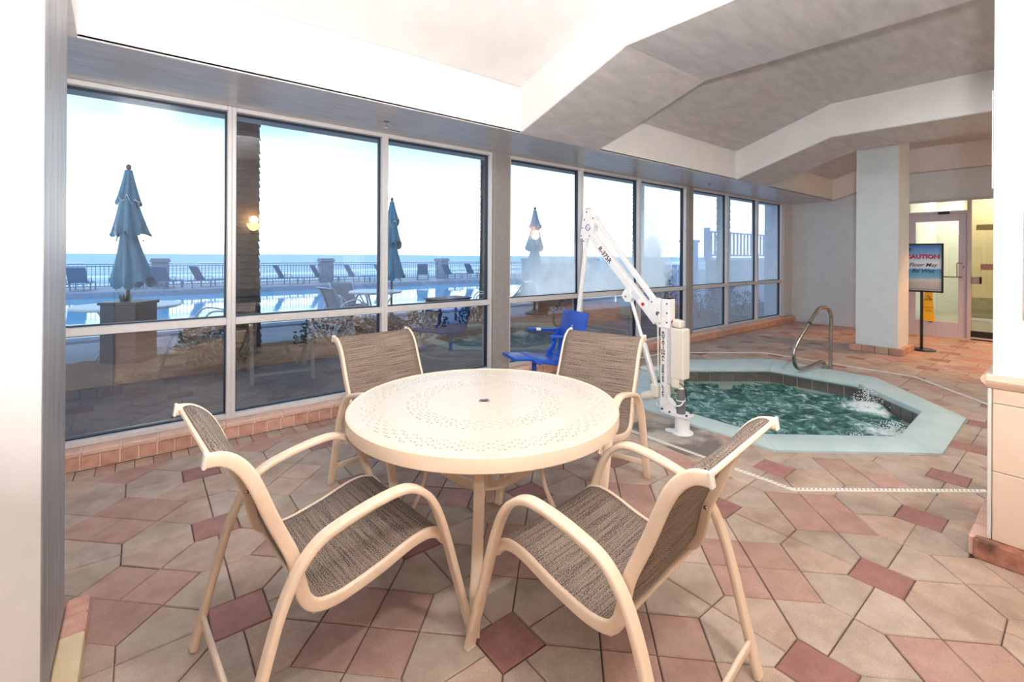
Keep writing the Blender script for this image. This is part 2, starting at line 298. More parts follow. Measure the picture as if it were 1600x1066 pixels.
# ------------------------------------------------------------------ mesh helpers
class MB:
    def __init__(s): s.v = []; s.f = []; s.uv = None
    def add(s, vs, fs):
        k = len(s.v); s.v += [V(p) for p in vs]; s.f += [tuple(i + k for i in f) for f in fs]; return s
    def box(s, c, d, rot=None, bev=0.):
        hx, hy, hz = d[0] / 2, d[1] / 2, d[2] / 2; c = V(c)
        if bev <= 0:
            vs = [V((x, y, z)) for x in (-hx, hx) for y in (-hy, hy) for z in (-hz, hz)]
            fs = [(0, 1, 3, 2), (4, 6, 7, 5), (0, 4, 5, 1), (2, 3, 7, 6), (0, 2, 6, 4), (1, 5, 7, 3)]
        else:
            b = min(bev, hx * .9, hy * .9, hz * .9); vs = []; idx = {}
            for sx in (-1, 1):
                for sy in (-1, 1):
                    for sz in (-1, 1):
                        for a, p in enumerate(((sx * hx, sy * (hy - b), sz * (hz - b)), (sx * (hx - b), sy * hy, sz * (hz - b)), (sx * (hx - b), sy * (hy - b), sz * hz))):
                            idx[(sx, sy, sz, a)] = len(vs); vs.append(V(p))
            I = lambda x, y, z, a: idx[(x, y, z, a)]; fs = []
            for q in (-1, 1):
                fs.append((I(q, -1, -1, 0), I(q, 1, -1, 0), I(q, 1, 1, 0), I(q, -1, 1, 0))[::q])
                fs.append((I(-1, q, -1, 1), I(-1, q, 1, 1), I(1, q, 1, 1), I(1, q, -1, 1))[::q])
                fs.append((I(-1, -1, q, 2), I(1, -1, q, 2), I(1, 1, q, 2), I(-1, 1, q, 2))[::q])
            for a in (-1, 1):
                for c2 in (-1, 1):
                    fs.append((I(a, c2, -1, 0), I(a, c2, 1, 0), I(a, c2, 1, 1), I(a, c2, -1, 1)))
                    fs.append((I(a, -1, c2, 0), I(a, 1, c2, 0), I(a, 1, c2, 2), I(a, -1, c2, 2)))
                    fs.append((I(-1, a, c2, 1), I(1, a, c2, 1), I(1, a, c2, 2), I(-1, a, c2, 2)))
            for a in (-1, 1):
                for c2 in (-1, 1):
                    for e in (-1, 1): fs.append((I(a, c2, e, 0), I(a, c2, e, 1), I(a, c2, e, 2)))
        if rot is not None: vs = [rot @ v for v in vs]
        return s.add([v + c for v in vs], fs)
    def prism(s, poly, z0, z1, cham=0.):
        """polygon in XY (counter-clockwise) between two heights, top edge chamfered"""
        n = len(poly); P = [V((p[0], p[1])) for p in poly]
        if cham > 0:
            q = inset(P, cham)
            vs = [(p.x, p.y, z0) for p in P] + [(p.x, p.y, z1 - cham) for p in P] + [(p.x, p.y, z1) for p in q]
            fs = [tuple(range(n - 1, -1, -1)), tuple(range(2 * n, 3 * n))]
            for k in (0, n): fs += [(k + i, k + (i + 1) % n, k + n + (i + 1) % n, k + n + i) for i in range(n)]
        else:
            vs = [(p.x, p.y, z0) for p in P] + [(p.x, p.y, z1) for p in P]
            fs = [tuple(range(n - 1, -1, -1)), tuple(range(n, 2 * n))] + [(i, (i + 1) % n, n + (i + 1) % n, n + i) for i in range(n)]
        return s.add(vs, fs)
    def extrude(s, poly3, d):
        """planar polygon of 3D points pushed along vector d"""
        n = len(poly3); d = V(d); a = [V(p) for p in poly3]
        return s.add(a + [p + d for p in a], [tuple(range(n - 1, -1, -1)), tuple(range(n, 2 * n))] + [(i, (i + 1) % n, n + (i + 1) % n, n + i) for i in range(n)])
    def sweep(s, path, prof, side=None, cap=True, scales=None, closed=False):
        """profile (a along side, b along normal) carried along a path"""
        P = [V(p) for p in path]; n = len(P); m = len(prof); vs = []; fs = []; prevN = None
        for i in range(n):
            if closed: t = (P[(i + 1) % n] - P[i - 1]).normalized()
            else: t = (P[min(i + 1, n - 1)] - P[max(i - 1, 0)]).normalized()
            if side is not None: S = V(side); S = (S - t * S.dot(t)).normalized(); N = t.cross(S)
            else:
                if prevN is None:
                    a = V((0, 0, 1)) if abs(t.z) < .9 else V((1, 0, 0)); N = (a - t * a.dot(t)).normalized()
                else: N = (prevN - t * prevN.dot(t)).normalized()
                prevN = N; S = N.cross(t)
            k = scales[i] if scales else 1.
            for a, b in prof: vs.append(P[i] + S * a * k + N * b * k)
        for i in range(n if closed else n - 1):
            for j in range(m):
                i2 = (i + 1) % n
                fs.append((i * m + j, i2 * m + j, i2 * m + (j + 1) % m, i * m + (j + 1) % m))
        if cap and not closed: fs += [tuple(range(m)), tuple(range((n - 1) * m, n * m))[::-1]]
        return s.add(vs, fs)
    def tube(s, path, r, n=10, scales=None, closed=False):
        return s.sweep(path, [(r * cos(2 * pi * i / n), r * sin(2 * pi * i / n)) for i in range(n)], scales=scales, closed=closed)
    def bar(s, path, w, t, side, k=3, rr=.48):
        """rounded flat bar"""
        r = min(w, t) * rr; pr = []
        for cx, cy, a0 in ((w / 2 - r, t / 2 - r, 0), (-w / 2 + r, t / 2 - r, 90), (-w / 2 + r, -t / 2 + r, 180), (w / 2 - r, -t / 2 + r, 270)):
            for i in range(k + 1): a = R(a0 + 90 * i / k); pr.append((cx + r * cos(a), cy + r * sin(a)))
        return s.sweep(path, pr, side)
    def lathe(s, prof, c=(0, 0, 0), n=32, mod=None, axis=None):
        c = V(c); vs = []; fs = []; m = len(prof)
        for i in range(n):
            a = 2 * pi * i / n
            for j, (r, z) in enumerate(prof):
                q = r * (mod(a, j) if mod else 1); vs.append(V((q * cos(a), q * sin(a), z)))
        for i in range(n):
            k = (i + 1) % n
            for j in range(m - 1): fs.append((i * m + j, k * m + j, k * m + j + 1, i * m + j + 1))
        fs.append(tuple(i * m for i in range(n))[::-1]); fs.append(tuple(i * m + m - 1 for i in range(n)))
        if axis is not None:
            q = V((0, 0, 1)).rotation_difference(V(axis)); vs = [q @ v for v in vs]
        return s.add([v + c for v in vs], fs)
    def cyl(s, a, b, r, n=16, r2=None):
        a = V(a); b = V(b); L = (b - a).length
        return s.lathe([(r, 0), (r if r2 is None else r2, L)], a, n, axis=(b - a).normalized())
def inset(P, d):
    n = len(P); out = []
    for i in range(n):
        a = (P[i] - P[i - 1]).normalized(); b = (P[(i + 1) % n] - P[i]).normalized()
        na = V((-a.y, a.x)); nb = V((-b.y, b.x)); h = na + nb
        k = 1 + na.dot(nb)
        out.append(P[i] + h * (d / max(k, .35)))
    return out
def smooth_path(pts, k=6):
    P = [V(p) for p in pts]; out = []
    for i in range(len(P) - 1):
        p0 = P[max(i - 1, 0)]; p1 = P[i]; p2 = P[i + 1]; p3 = P[min(i + 2, len(P) - 1)]
        for j in range(k):
            t = j / k
            out.append(.5 * ((2 * p1) + (p2 - p0) * t + (2 * p0 - 5 * p1 + 4 * p2 - p3) * t * t + (3 * p1 - p0 - 3 * p2 + p3) * t ** 3))
    return out + [P[-1]]
WM = {}
def mesh_of(mb, name, m, smooth=True, angle=35):
    me = bpy.data.meshes.new(name); me.from_pydata([tuple(v) for v in mb.v], [], mb.f)
    bm = bmesh.new(); bm.from_mesh(me); bmesh.ops.recalc_face_normals(bm, faces=bm.faces); bm.to_mesh(me); bm.free()
    if smooth:
        me.shade_smooth(); me.set_sharp_from_angle(angle=R(angle))
    me.materials.append(MATS[m]); return me
def obj(name, mb, m, parent=None, world=False, smooth=True, label=None, kind=None, angle=35):
    if parent is not None and world:
        inv = WM[parent.name].inverted(); mb.v = [inv @ v for v in mb.v]
    o = bpy.data.objects.new(name, mesh_of(mb, name, m, smooth, angle)); C.objects.link(o)
    if parent is not None: o.parent = parent; WM[o.name] = WM[parent.name]
    else: WM[o.name] = M()
    if label: o['label'] = label
    if kind: o['kind'] = kind
    return o
def tag(o, label=None, cat=None, group=None, kind=None):
    if label: o['label'] = label
    if cat: o['category'] = cat
    if group: o['group'] = group
    if kind: o['kind'] = kind
    return o
def thing(name, label, cat, loc=(0, 0, 0), rz=0., group=None):
    o = bpy.data.objects.new(name, None); C.objects.link(o); o.empty_display_size = .05
    o.location = loc; o.rotation_euler = (0, 0, rz); WM[o.name] = M.Translation(loc) @ M.Rotation(rz, 4, 'Z')
    return tag(o, label, cat, group)
def structure(name, loc=(0, 0, 0)):
    o = bpy.data.objects.new(name, None); C.objects.link(o); o.empty_display_size = .05; o.location = loc
    WM[o.name] = M.Translation(loc); o['kind'] = 'structure'; return o
def struct(name, mb, m, smooth=True): o = obj(name, mb, m, None, smooth=smooth); o['kind'] = 'structure'; return o
def dup(root, loc, rz, label=None, group=None, mats=None):
    def cp(o, par):
        c = o.copy(); C.objects.link(c)
        if par is not None: c.parent = par
        if mats and o.type == 'MESH':
            k = o.data.materials[0].name
            if k in mats:
                key = o.data.name + '|' + mats[k]
                if key not in DM:
                    d = o.data.copy(); d.materials[0] = MATS[mats[k]]; DM[key] = d
                c.data = DM[key]
        for ch in o.children: cp(ch, c)
        return c
    r = cp(root, None); r.location = loc; r.rotation_euler = (0, 0, rz)
    if label: r['label'] = label
    if group: r['group'] = group
    return r
DM = {}
def text(body, size, m, parent, origin, xdir, normal, extrude=.0006, align='CENTER', offset=0., shear=0., name='lettering', line=1., wide=1.):
    cu = bpy.data.curves.new(name, 'FONT'); cu.body = body; cu.size = size; cu.extrude = extrude; cu.align_x = align; cu.align_y = 'CENTER'
    cu.offset = offset; cu.shear = shear; cu.space_line = line; cu.resolution_u = 3
    cu.materials.append(MATS[m]); o = bpy.data.objects.new(name, cu); C.objects.link(o)
    x = V(xdir).normalized(); z = V(normal).normalized(); y = z.cross(x).normalized()
    w = M((x, y, z)).transposed().to_4x4(); w.translation = V(origin)
    bpy.context.view_layer.update()
    me = bpy.data.meshes.new_from_object(o.evaluated_get(bpy.context.evaluated_depsgraph_get())); me.transform(M.Diagonal((wide, 1, 1, 1))); bpy.data.objects.remove(o); bpy.data.curves.remove(cu)
    o = bpy.data.objects.new(name, me); C.objects.link(o)
    o.parent = parent; o.matrix_local = WM[parent.name].inverted() @ w; WM[o.name] = WM[parent.name]; return o

# ------------------------------------------------------------------ the room shell
YG = 4.20           # glass plane
XF = 11.05          # far wall
SZ = 2.53           # soffit
def slab(poly_yz, x0, x1): mb = MB(); mb.extrude([(x0, y, z) for y, z in poly_yz], (x1 - x0, 0, 0)); return mb
ceil = structure('ceiling')
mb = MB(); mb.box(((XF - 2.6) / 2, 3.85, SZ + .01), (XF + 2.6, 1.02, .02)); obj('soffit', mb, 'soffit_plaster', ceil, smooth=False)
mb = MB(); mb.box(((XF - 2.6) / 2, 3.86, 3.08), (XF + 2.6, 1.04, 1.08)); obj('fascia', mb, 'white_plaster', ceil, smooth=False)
for x0, x1, m in ((-.27, 2.75, 'ceiling_flash_lit'), (3.83, 6.9, 'grey_plaster'), (7.98, 10.95, 'grey_plaster'), (-2.6, -1.4, 'ceiling_flash_lit')):
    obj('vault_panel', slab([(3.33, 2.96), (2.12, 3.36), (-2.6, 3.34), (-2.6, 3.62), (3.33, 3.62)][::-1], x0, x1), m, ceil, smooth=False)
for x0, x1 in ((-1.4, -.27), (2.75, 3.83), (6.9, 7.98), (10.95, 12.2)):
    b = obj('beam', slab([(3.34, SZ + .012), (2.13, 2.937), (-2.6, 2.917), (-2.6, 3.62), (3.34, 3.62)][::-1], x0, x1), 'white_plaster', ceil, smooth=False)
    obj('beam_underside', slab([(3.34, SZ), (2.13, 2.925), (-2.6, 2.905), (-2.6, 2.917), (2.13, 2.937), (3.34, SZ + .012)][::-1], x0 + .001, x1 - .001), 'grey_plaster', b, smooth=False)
mb = MB(); mb.box((5, .3, 3.75), (17, 8.6, .25)); obj('roof_light_seal', mb, 'white_plaster', ceil, smooth=False)  # unseen slab added over the room to stop light leaks
for i, (x, y) in enumerate(((1.62, 3.76), (6.98, 3.80))):
    t = thing('sprinkler_head', ('chrome sprinkler head hanging under the soffit by the palm trunk window', 'small sprinkler head under the soffit above the pool lift arm')[i], 'sprinkler', (x, y, SZ), 0, 'sprinkler heads')
    mb = MB(); mb.lathe([(.0, 0), (.026, 0), (.03, -.006), (.012, -.012), (.0, -.012)][::-1], n=18); obj('escutcheon', mb, 'chrome', t)
    mb = MB(); mb.lathe([(.0, -.01), (.009, -.01), (.009, -.03), (.006, -.034), (.0, -.034)][::-1], n=12)
    mb.tube(smooth_path([(.008, 0, -.03), (.016, 0, -.04), (.008, 0, -.052)]), .0025, 6); mb.tube(smooth_path([(-.008, 0, -.03), (-.016, 0, -.04), (-.008, 0, -.052)]), .0025, 6)
    obj('nozzle', mb, 'chrome', t)
    mb = MB(); mb.lathe([(.0, -.05), (.02, -.052), (.018, -.056), (.0, -.056)][::-1], n=16); obj('deflector', mb, 'chrome', t)

# far wall with the glazed door, back wall, side wall
mb = MB(); mb.box((XF + .1, 3.28, 1.5), (.2, 2.22, 3.4)); mb.box((XF + .1, .75, 2.78), (.2, 2.84, .72)); mb.box((XF + .1, -1.63, 1.5), (.2, 1.94, 3.2))
struct('wall_far', mb, 'blue_plaster', False)
mb = MB(); mb.box((4.4, -2.55, 1.7), (14, .1, 3.6)); struct('wall_back', mb, 'wall_tan', False)
mb = MB(); mb.box((-2.55, .8, 1.7), (.1, 7, 3.6)); struct('wall_left_end', mb, 'white_plaster', False)
mb = MB(); mb.box((-1.7, 4.25, 1.7), (1.9, .3, 3.6)); struct('wall_window_return', mb, 'white_plaster', False)
o = bpy.data.objects['wall_far']
for z, w in ((.92, .035), (1.28, .035)):      # switch plates on the far wall, half hidden by the column
    mb = MB(); mb.box((XF - .006, 3.02, z), (.012, .075, .115), bev=.004); obj('outlet_plate', mb, 'white_plastic', o)

# window frames: nine windows, two wide posts, brick sill
xs = [-.70, .54, 1.78, 3.02]; xs2 = [3.25, 4.45, 5.68, 6.92]; xs3 = [7.08, 8.28, 9.47, 10.62]
wins = list(zip(xs[:-1], xs[1:])) + list(zip(xs2[:-1], xs2[1:])) + list(zip(xs3[:-1], xs3[1:]))
FW = .03; ZB, ZR, ZT = .125, .878, 2.50
def frame_bar(mb, a, b, y, d): mb.box(((a[0] + b[0]) / 2, y, (a[1] + b[1]) / 2), (abs(a[0] - b[0]), d, abs(a[1] - b[1])), bev=.004)
for i, (x0, x1) in enumerate(wins):
    w = structure('window_%d' % (i + 1), (x0, YG, ZB))
    mb = MB()
    frame_bar(mb, (x0, ZB), (x0 + FW, ZT + .03), YG, .11); frame_bar(mb, (x1 - FW, ZB), (x1, ZT + .03), YG, .11)
    frame_bar(mb, (x0 + FW, ZB), (x1 - FW, ZB + .038), YG, .11); frame_bar(mb, (x0 + FW, ZT - .005), (x1 - FW, ZT + .03), YG, .11)
    frame_bar(mb, (x0 + FW, ZR - .028), (x1 - FW, ZR + .028), YG, .11)
    fr = obj('window_frame', mb, 'aluminium', w, world=True)
    for z0, z1, nm in ((ZB + .038, ZR - .028, 'lower_pane'), (ZR + .028, ZT - .005, 'upper_pane')):
        mb = MB(); a, b = x0 + FW, x1 - FW; g = .009
        for q in ((a, z0, a + g, z1), (b - g, z0, b, z1), (a + g, z0, b - g, z0 + g), (a + g, z1 - g, b - g, z1)):
            mb.box(((q[0] + q[2]) / 2, YG + .02, (q[1] + q[3]) / 2), (q[2] - q[0], .05, q[3] - q[1]))
        obj('gasket', mb, 'gasket', w, world=True, smooth=False)
        mb = MB(); mb.box(((a + b) / 2, YG + .02, (z0 + z1) / 2), (b - a - .002, .006, z1 - z0 - .002))
        if nm == 'lower_pane': pm = 'pane_low' if i < 6 else 'pane_low_haze'
        else: pm = {3: 'pane_fog_a', 4: 'pane_fog_b', 5: 'pane_fog_c'}.get(i, 'pane_haze' if i > 5 else 'pane_glass')
        obj(nm, mb, pm, w, world=True, smooth=False)
for i, (x0, x1) in enumerate(((3.02, 3.25), (6.92, 7.08), (10.62, XF + .02))):
    mb = MB(); mb.box(((x0 + x1) / 2, YG - .015, (ZB + ZT + .03) / 2 + .005), (x1 - x0 - .002, .13, ZT + .03 - ZB), bev=.006)
    t = struct('trim_%d' % (i + 1), mb, 'bronze_post' if i < 2 else 'aluminium')
sill = structure('trim_4', (5, 4.1, 0))
mb = MB(); mb.box((5.15, 4.1635, .045), (11.8, .214, .09)); mb.box((5.15, 4.12, .1045), (11.8, .136, .031)); obj('mortar_core', mb, 'mortar', sill, world=True, smooth=False)
def rep(name, proto_mesh, parent, pos, rz=0):
    o = bpy.data.objects.new(name, proto_mesh); C.objects.link(o); o.parent = parent; o.location = WM[parent.name].inverted() @ V(pos); o.rotation_euler = (0, 0, rz); WM[o.name] = WM[parent.name]; return o
mb = MB(); mb.box((0, 0, 0), (.0915, .03, .083), bev=.005); bm_ = mesh_of(mb, 'brick', 'brick_pink')
mb = MB(); mb.box((0, 0, 0), (.194, .150, .036), bev=.008); cm_ = mesh_of(mb, 'sill_brick', 'sill_cap')
x = -.70
while x < XF - .02:
    rep('brick', bm_, sill, (x + .05 + random.uniform(-.001, .001), 4.066 + random.uniform(-.0015, .0015), .046)); x += .0985
x = -.70
while x < XF - .05:
    rep('sill_brick', cm_, sill, (x + .1, 4.119 + random.uniform(-.0015, .0015), .107)); x += .1985

# pillars
def brick_row(parent, x0, y0, x1, y1, z0, z1, t, m, n, out):
    """a row of n base blocks from (x0,y0) to (x1,y1), pushed out by t"""
    dx, dy = (x1 - x0) / n, (y1 - y0) / n; L = hypot(dx, dy); a = atan2(dy, dx)
    mb = MB(); mb.box((0, 0, 0), (L - .006, t, z1 - z0), bev=.006); me = mesh_of(mb, 'base_block', m if isinstance(m, str) else m[0])
    for i in range(n):
        q = me
        if not isinstance(m, str):
            key = 'bb' + m[i % len(m)] + str(round(L, 3))
            if key not in DM: d = me.copy(); d.materials[0] = MATS[m[i % len(m)]]; DM[key] = d
            q = DM[key]
        rep('base_block', q, parent, (x0 + dx * (i + .5) + out[0] * t / 2, y0 + dy * (i + .5) + out[1] * t / 2, (z0 + z1) / 2), a)
pl = structure('wall_left', (-.52, 2.08, 0))
mb = MB(); mb.box((-.52, 2.10, 1.27), (.60, .50, 2.54)); obj('pillar_core', mb, 'white_plaster', pl, world=True, smooth=False)
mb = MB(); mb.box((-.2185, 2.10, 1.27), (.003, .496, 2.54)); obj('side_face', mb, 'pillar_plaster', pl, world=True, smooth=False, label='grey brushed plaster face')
mb = MB(); mb.box((-.52, 2.3515, 1.27), (.596, .003, 2.54)); obj('window_face', mb, 'white_plaster', pl, world=True, smooth=False)
brick_row(pl, -.216, 2.20, -.216, 2.42, 0, .085, .066, 'brick_pink', 2, (1, 0))
brick_row(pl, -.82, 2.352, -.216, 2.352, 0, .085, .066, 'brick_pink', 5, (0, 1))
mb = MB(); mb.box((-.183, 2.02, .0425), (.066, .35, .085), bev=.005); obj('base_tile', mb, 'yellow_tile', pl, world=True, label='plain pale yellow base block')

pr = structure('wall_right', (3.4, -.1, 0))
mb = MB(); mb.box((3.42, -.25, 1.7), (.64, 1.10, 3.4)); obj('pillar_core', mb, 'blue_plaster', pr, world=True, smooth=False)
def tiles(parent, x, ys, zs, m, name, th=.012):
    for y0, y1 in ys:
        for z0, z1 in zs:
            mb = MB(); mb.box((x - th / 2, (y0 + y1) / 2, (z0 + z1) / 2), (th, abs(y1 - y0) - .003, abs(z1 - z0) - .003), bev=.003); obj(name, mb, m, parent, world=True)
ysr = [(.300, -.03), (-.03, -.36), (-.36, -.69), (-.69, -.80)]
tiles(pr, 3.10, ysr, [(.09, .41), (.41, .725)], 'wainscot_tile', 'wainscot_tile')
tiles(pr, 3.10, ysr, [(.725, .795)], 'border_tile', 'border_tile')
mb = MB(); mb.box((3.092, .3085, .443), (.016, .013, .70), bev=.003); obj('tile_trim', mb, 'white_plastic', pr, world=True)
for y0, y1 in ((.31, -.80),):      # side face tiles
    for z0, z1 in ((.09, .41), (.41, .725), (.725, .795)):
        mb = MB(); mb.box((3.42, .306, (z0 + z1) / 2), (.62, .012, z1 - z0 - .003), bev=.003); obj('wainscot_tile', mb, 'wainscot_tile', pr, world=True)
prof = [(-.012, 0), (.012, 0), (.020, .012), (.030, .022), (.034, .036), (.028, .048), (.014, .056), (-.012, .06)]
mb = MB(); mb.sweep([(3.095, -.80, .797), (3.095, .318, .797)], [(a, b) for a, b in prof], side=(-1, 0, 0))
mb.sweep([(3.092, .307, .797), (3.74, .307, .797)], [(a, b) for a, b in prof], side=(0, 1, 0)); obj('dado_rail', mb, 'dado', pr, world=True)
brick_row(pr, 3.10, .36, 3.10, -.64, 0, .09, .06, 'brick_stained', 4, (-1, 0))
brick_row(pr, 3.06, .300, 3.74, .300, 0, .09, .075, 'sill_cap', 4, (0, 1))
mb = MB(); mb.box((3.40, .306, 1.96), (.5, .012, .47), bev=.004); obj('wall_plate', mb, 'white_plastic', pr, world=True)
mb = MB(); mb.box((3.09, -.02, 1.37), (.02, .45, .50), bev=.004); obj('notice_frame', mb, 'sill_cap', pr, world=True)
mb = MB(); mb.box((3.078, -.02, 1.37), (.006, .40, .45)); obj('notice_sheet', mb, 'white_plastic', pr, world=True)

co = structure('wall_column', (8.7, 2.03, 0))
mb = MB(); mb.box((8.72, 2.01, 1.68), (.60, .50, 3.36)); obj('column_core', mb, 'blue_plaster', co, world=True, smooth=False)
brick_row(co, 8.42, 2.33, 8.42, 1.69, 0, .095, .06, ['brick_pink', 'paver_pink', 'paver_tan_warm', 'paver_pink'], 4, (-1, 0))
brick_row(co, 8.36, 1.76, 9.08, 1.76, 0, .095, .06, ['brick_pink', 'paver_tan_warm'], 4, (0, -1))
brick_row(co, 8.36, 2.26, 9.08, 2.26, 0, .095, .06, 'brick_pink', 4, (0, 1))

# ------------------------------------------------------------------ floor of interlocking pavers
S = .19448; P_ = S * (1 + 2 * sqrt(2)); OX, OY = 2.537, .583; GAP = .0024
def clip(poly, a, b, c):
    """keep the part with a*x+b*y<=c"""
    out = []
    for i in range(len(poly)):
        p, q = poly[i], poly[(i + 1) % len(poly)]; dp, dq = a * p[0] + b * p[1] - c, a * q[0] + b * q[1] - c
        if dp <= 0: out.append(p)
        if (dp < 0 < dq) or (dq < 0 < dp):
            t = dp / (dp - dq); out.append((p[0] + t * (q[0] - p[0]), p[1] + t * (q[1] - p[1])))
    return out
def parea(p): return sum(p[i][0] * p[(i + 1) % len(p)][1] - p[(i + 1) % len(p)][0] * p[i][1] for i in range(len(p))) / 2
def cut_hole(polys, hole):
    """subtract a convex counter-clockwise hole"""
    out = []
    for poly in polys:
        rest = poly
        for i in range(len(hole)):
            p, q = hole[i], hole[(i + 1) % len(hole)]; nx, ny = q[1] - p[1], p[0] - q[0]; c = nx * p[0] + ny * p[1]
            piece = clip(rest, -nx, -ny, -c)
            if len(piece) > 2 and abs(parea(piece)) > 2e-4: out.append(piece)
            rest = clip(rest, nx, ny, c)
            if len(rest) < 3: break
    return out
TUB_OUT = [(3.55, 2.60), (3.55, 1.425), (4.43, .675), (5.57, .695), (6.60, 1.57), (6.68, 2.70), (5.70, 3.42), (4.64, 3.47)]
TUB_IN = [(3.79, 2.47), (3.785, 1.62), (4.58, .945), (5.49, .975), (6.13, 1.61), (6.09, 2.52), (5.28, 3.14), (4.45, 3.13)]
PATCH = [(3.03, 2.43), (2.99, 1.72), (3.18, 1.55), (3.42, 1.60), (3.54, 1.95), (3.535, 2.38)]
rect = lambda x0, y0, x1, y1: [(x0, y0), (x1, y0), (x1, y1), (x0, y1)]
HOLES = [TUB_OUT, PATCH, rect(-.82, 1.86, -.155, 2.41), rect(3.05, -.80, 3.74, .37), rect(8.37, 1.71, 9.08, 2.31)]
FX0, FX1, FY0, FY1 = -2.4, XF - .01, -2.45, 3.90
bb = lambda p: (min(q[0] for q in p), min(q[1] for q in p), max(q[0] for q in p), max(q[1] for q in p))
pent = [(0, 0), (S * sqrt(2), 0), (S * sqrt(2), S / 2), (S / sqrt(2), S / 2 + S / sqrt(2)), (0, S / 2)]
sq = [(-S / 2, -S / 2), (S / 2, -S / 2), (S / 2, S / 2), (-S / 2, S / 2)]
h_ = S / sqrt(2); dia = [(0, -h_), (h_, 0), (0, h_), (-h_, 0)]
shapes = {'square': sq, 'diamond': dia}
for k in range(4):
    for mir in (0, 1):
        p = [(x, -y) for x, y in pent][::-1] if mir else pent
        c, s_ = round(cos(k * pi / 2)), round(sin(k * pi / 2)); shapes['pent%d%d' % (k, mir)] = [(x * c - y * s_, x * s_ + y * c) for x, y in p]
pieces = []
for i in range(-8, 14):
    for j in range(-6, 7):
        lx, ly = OX + i * P_, OY + j * P_
        pieces.append(('square', lx, ly, 'paver_red'))
        for off in (S / 2, S / 2 + S * sqrt(2)):
            for mir in (0, 1):
                pieces.append(('pent0%d' % mir, lx + off, ly, None)); pieces.append(('pent1%d' % mir, lx, ly + off, None))
        tone = random.random(); cx, cy = lx + P_ / 2, ly + P_ / 2
        for ax, ay in ((h_, 0), (-h_, 0), (0, h_), (0, -h_)):
            pieces.append(('diamond', cx + ax, cy + ay, 'paver_pink' if tone > .12 and random.random() > .1 else 'paver_tan_warm'))
floor = structure('floor', (4, 1, 0)); camd = V((sin(R(38.5)), cos(R(38.5)))); camr = V((camd.y, -camd.x))
cand = []
for sh, x, y, m in pieces:
    if x < FX0 - .3 or x > FX1 + .3 or y < FY0 - .3 or y > FY1 + .3: continue
    m = m or ('paver_tan' if random.random() < .7 else 'paver_tan_warm')
    base = [(px + x, py + y) for px, py in shapes[sh]]; b = bb(base); whole = True; polys = [base]
    if b[0] < FX0 or b[1] < FY0 or b[2] > FX1 or b[3] > FY1:
        whole = False
        for a_, b_, c_ in ((-1, 0, -FX0), (0, -1, -FY0), (1, 0, FX1), (0, 1, FY1)): polys = [q for q in (clip(q, a_, b_, c_) for q in polys) if len(q) > 2]
    for hpoly in HOLES:
        hb = bb(hpoly)
        if b[2] < hb[0] or b[0] > hb[2] or b[3] < hb[1] or b[1] > hb[3]: continue
        new = cut_hole(polys, [(q[0], q[1]) for q in (hpoly if parea(hpoly) > 0 else hpoly[::-1])])
        if abs(sum(parea(q) for q in new) - sum(parea(q) for q in polys)) > 1e-6: whole = False; polys = new
    d = camd.x * x + camd.y * y; l = (camr.x * x + camr.y * y) / max(d, .01)
    vis = d > 1.35 and abs(l) < 1.12
    cand.append((d if vis else 99, sh, x, y, m, whole, polys))
cand.sort(key=lambda t: t[0])
count = {'square_paver': 0, 'pentagon_paver': 0}; PM = {}; rest = {}
def clean(q):
    out = []
    for p in q:
        if not out or hypot(p[0] - out[-1][0], p[1] - out[-1][1]) > 1e-3: out.append(p)
    if len(out) > 2 and hypot(out[0][0] - out[-1][0], out[0][1] - out[-1][1]) < 1e-3: out.pop()
    return out
for d, sh, x, y, m, whole, polys in cand:
    nm = 'pentagon_paver' if sh.startswith('pent') else 'square_paver'
    dz = random.uniform(-.0012, .0012)
    for q in ([None] if whole else polys):
        if d < 90 and count[nm] < 300:
            count[nm] += 1
            if q is None:
                if (sh, m) not in PM:
                    mb = MB(); mb.prism(inset([V(p) for p in shapes[sh]], GAP), -.03, 0, .0035); PM[(sh, m)] = mesh_of(mb, nm, m, smooth=False)
                me = PM[(sh, m)]; o = rep(nm, me, floor, (x, y, dz)); o.rotation_euler = (random.gauss(0, .0012), random.gauss(0, .0012), 0)
            else:
                q = clean(q)
                if len(q) < 3 or parea(q) < 5e-4: continue
                mb = MB(); mb.prism([(p[0] - x, p[1] - y) for p in q], -.03, 0, .0015); rep(nm, mesh_of(mb, nm, m, smooth=False), floor, (x, y, dz))
        else:
            q = clean(q if q else [tuple(p) for p in inset([V((px + x, py + y)) for px, py in shapes[sh]], GAP)])
            if len(q) < 3 or parea(q) < 5e-4: continue
            rest.setdefault(m, MB()).prism(q, -.03, dz, .002)
for m, mb in rest.items(): obj('distant_pavers', mb, m, floor, world=True, smooth=False, kind='stuff')
for hb in ((FX0 - .2, FX1 + .1, -2.5, .60), (FX0 - .2, 3.47, .60, 4.1), (6.74, FX1 + .1, .60, 4.1), (3.47, 6.74, 3.50, 4.1)):
    mb = MB(); mb.box(((hb[0] + hb[1]) / 2, (hb[2] + hb[3]) / 2, -.035), (hb[1] - hb[0], hb[3] - hb[2], .055)); obj('paver_bed', mb, 'paver_bed', floor, world=True, smooth=False)
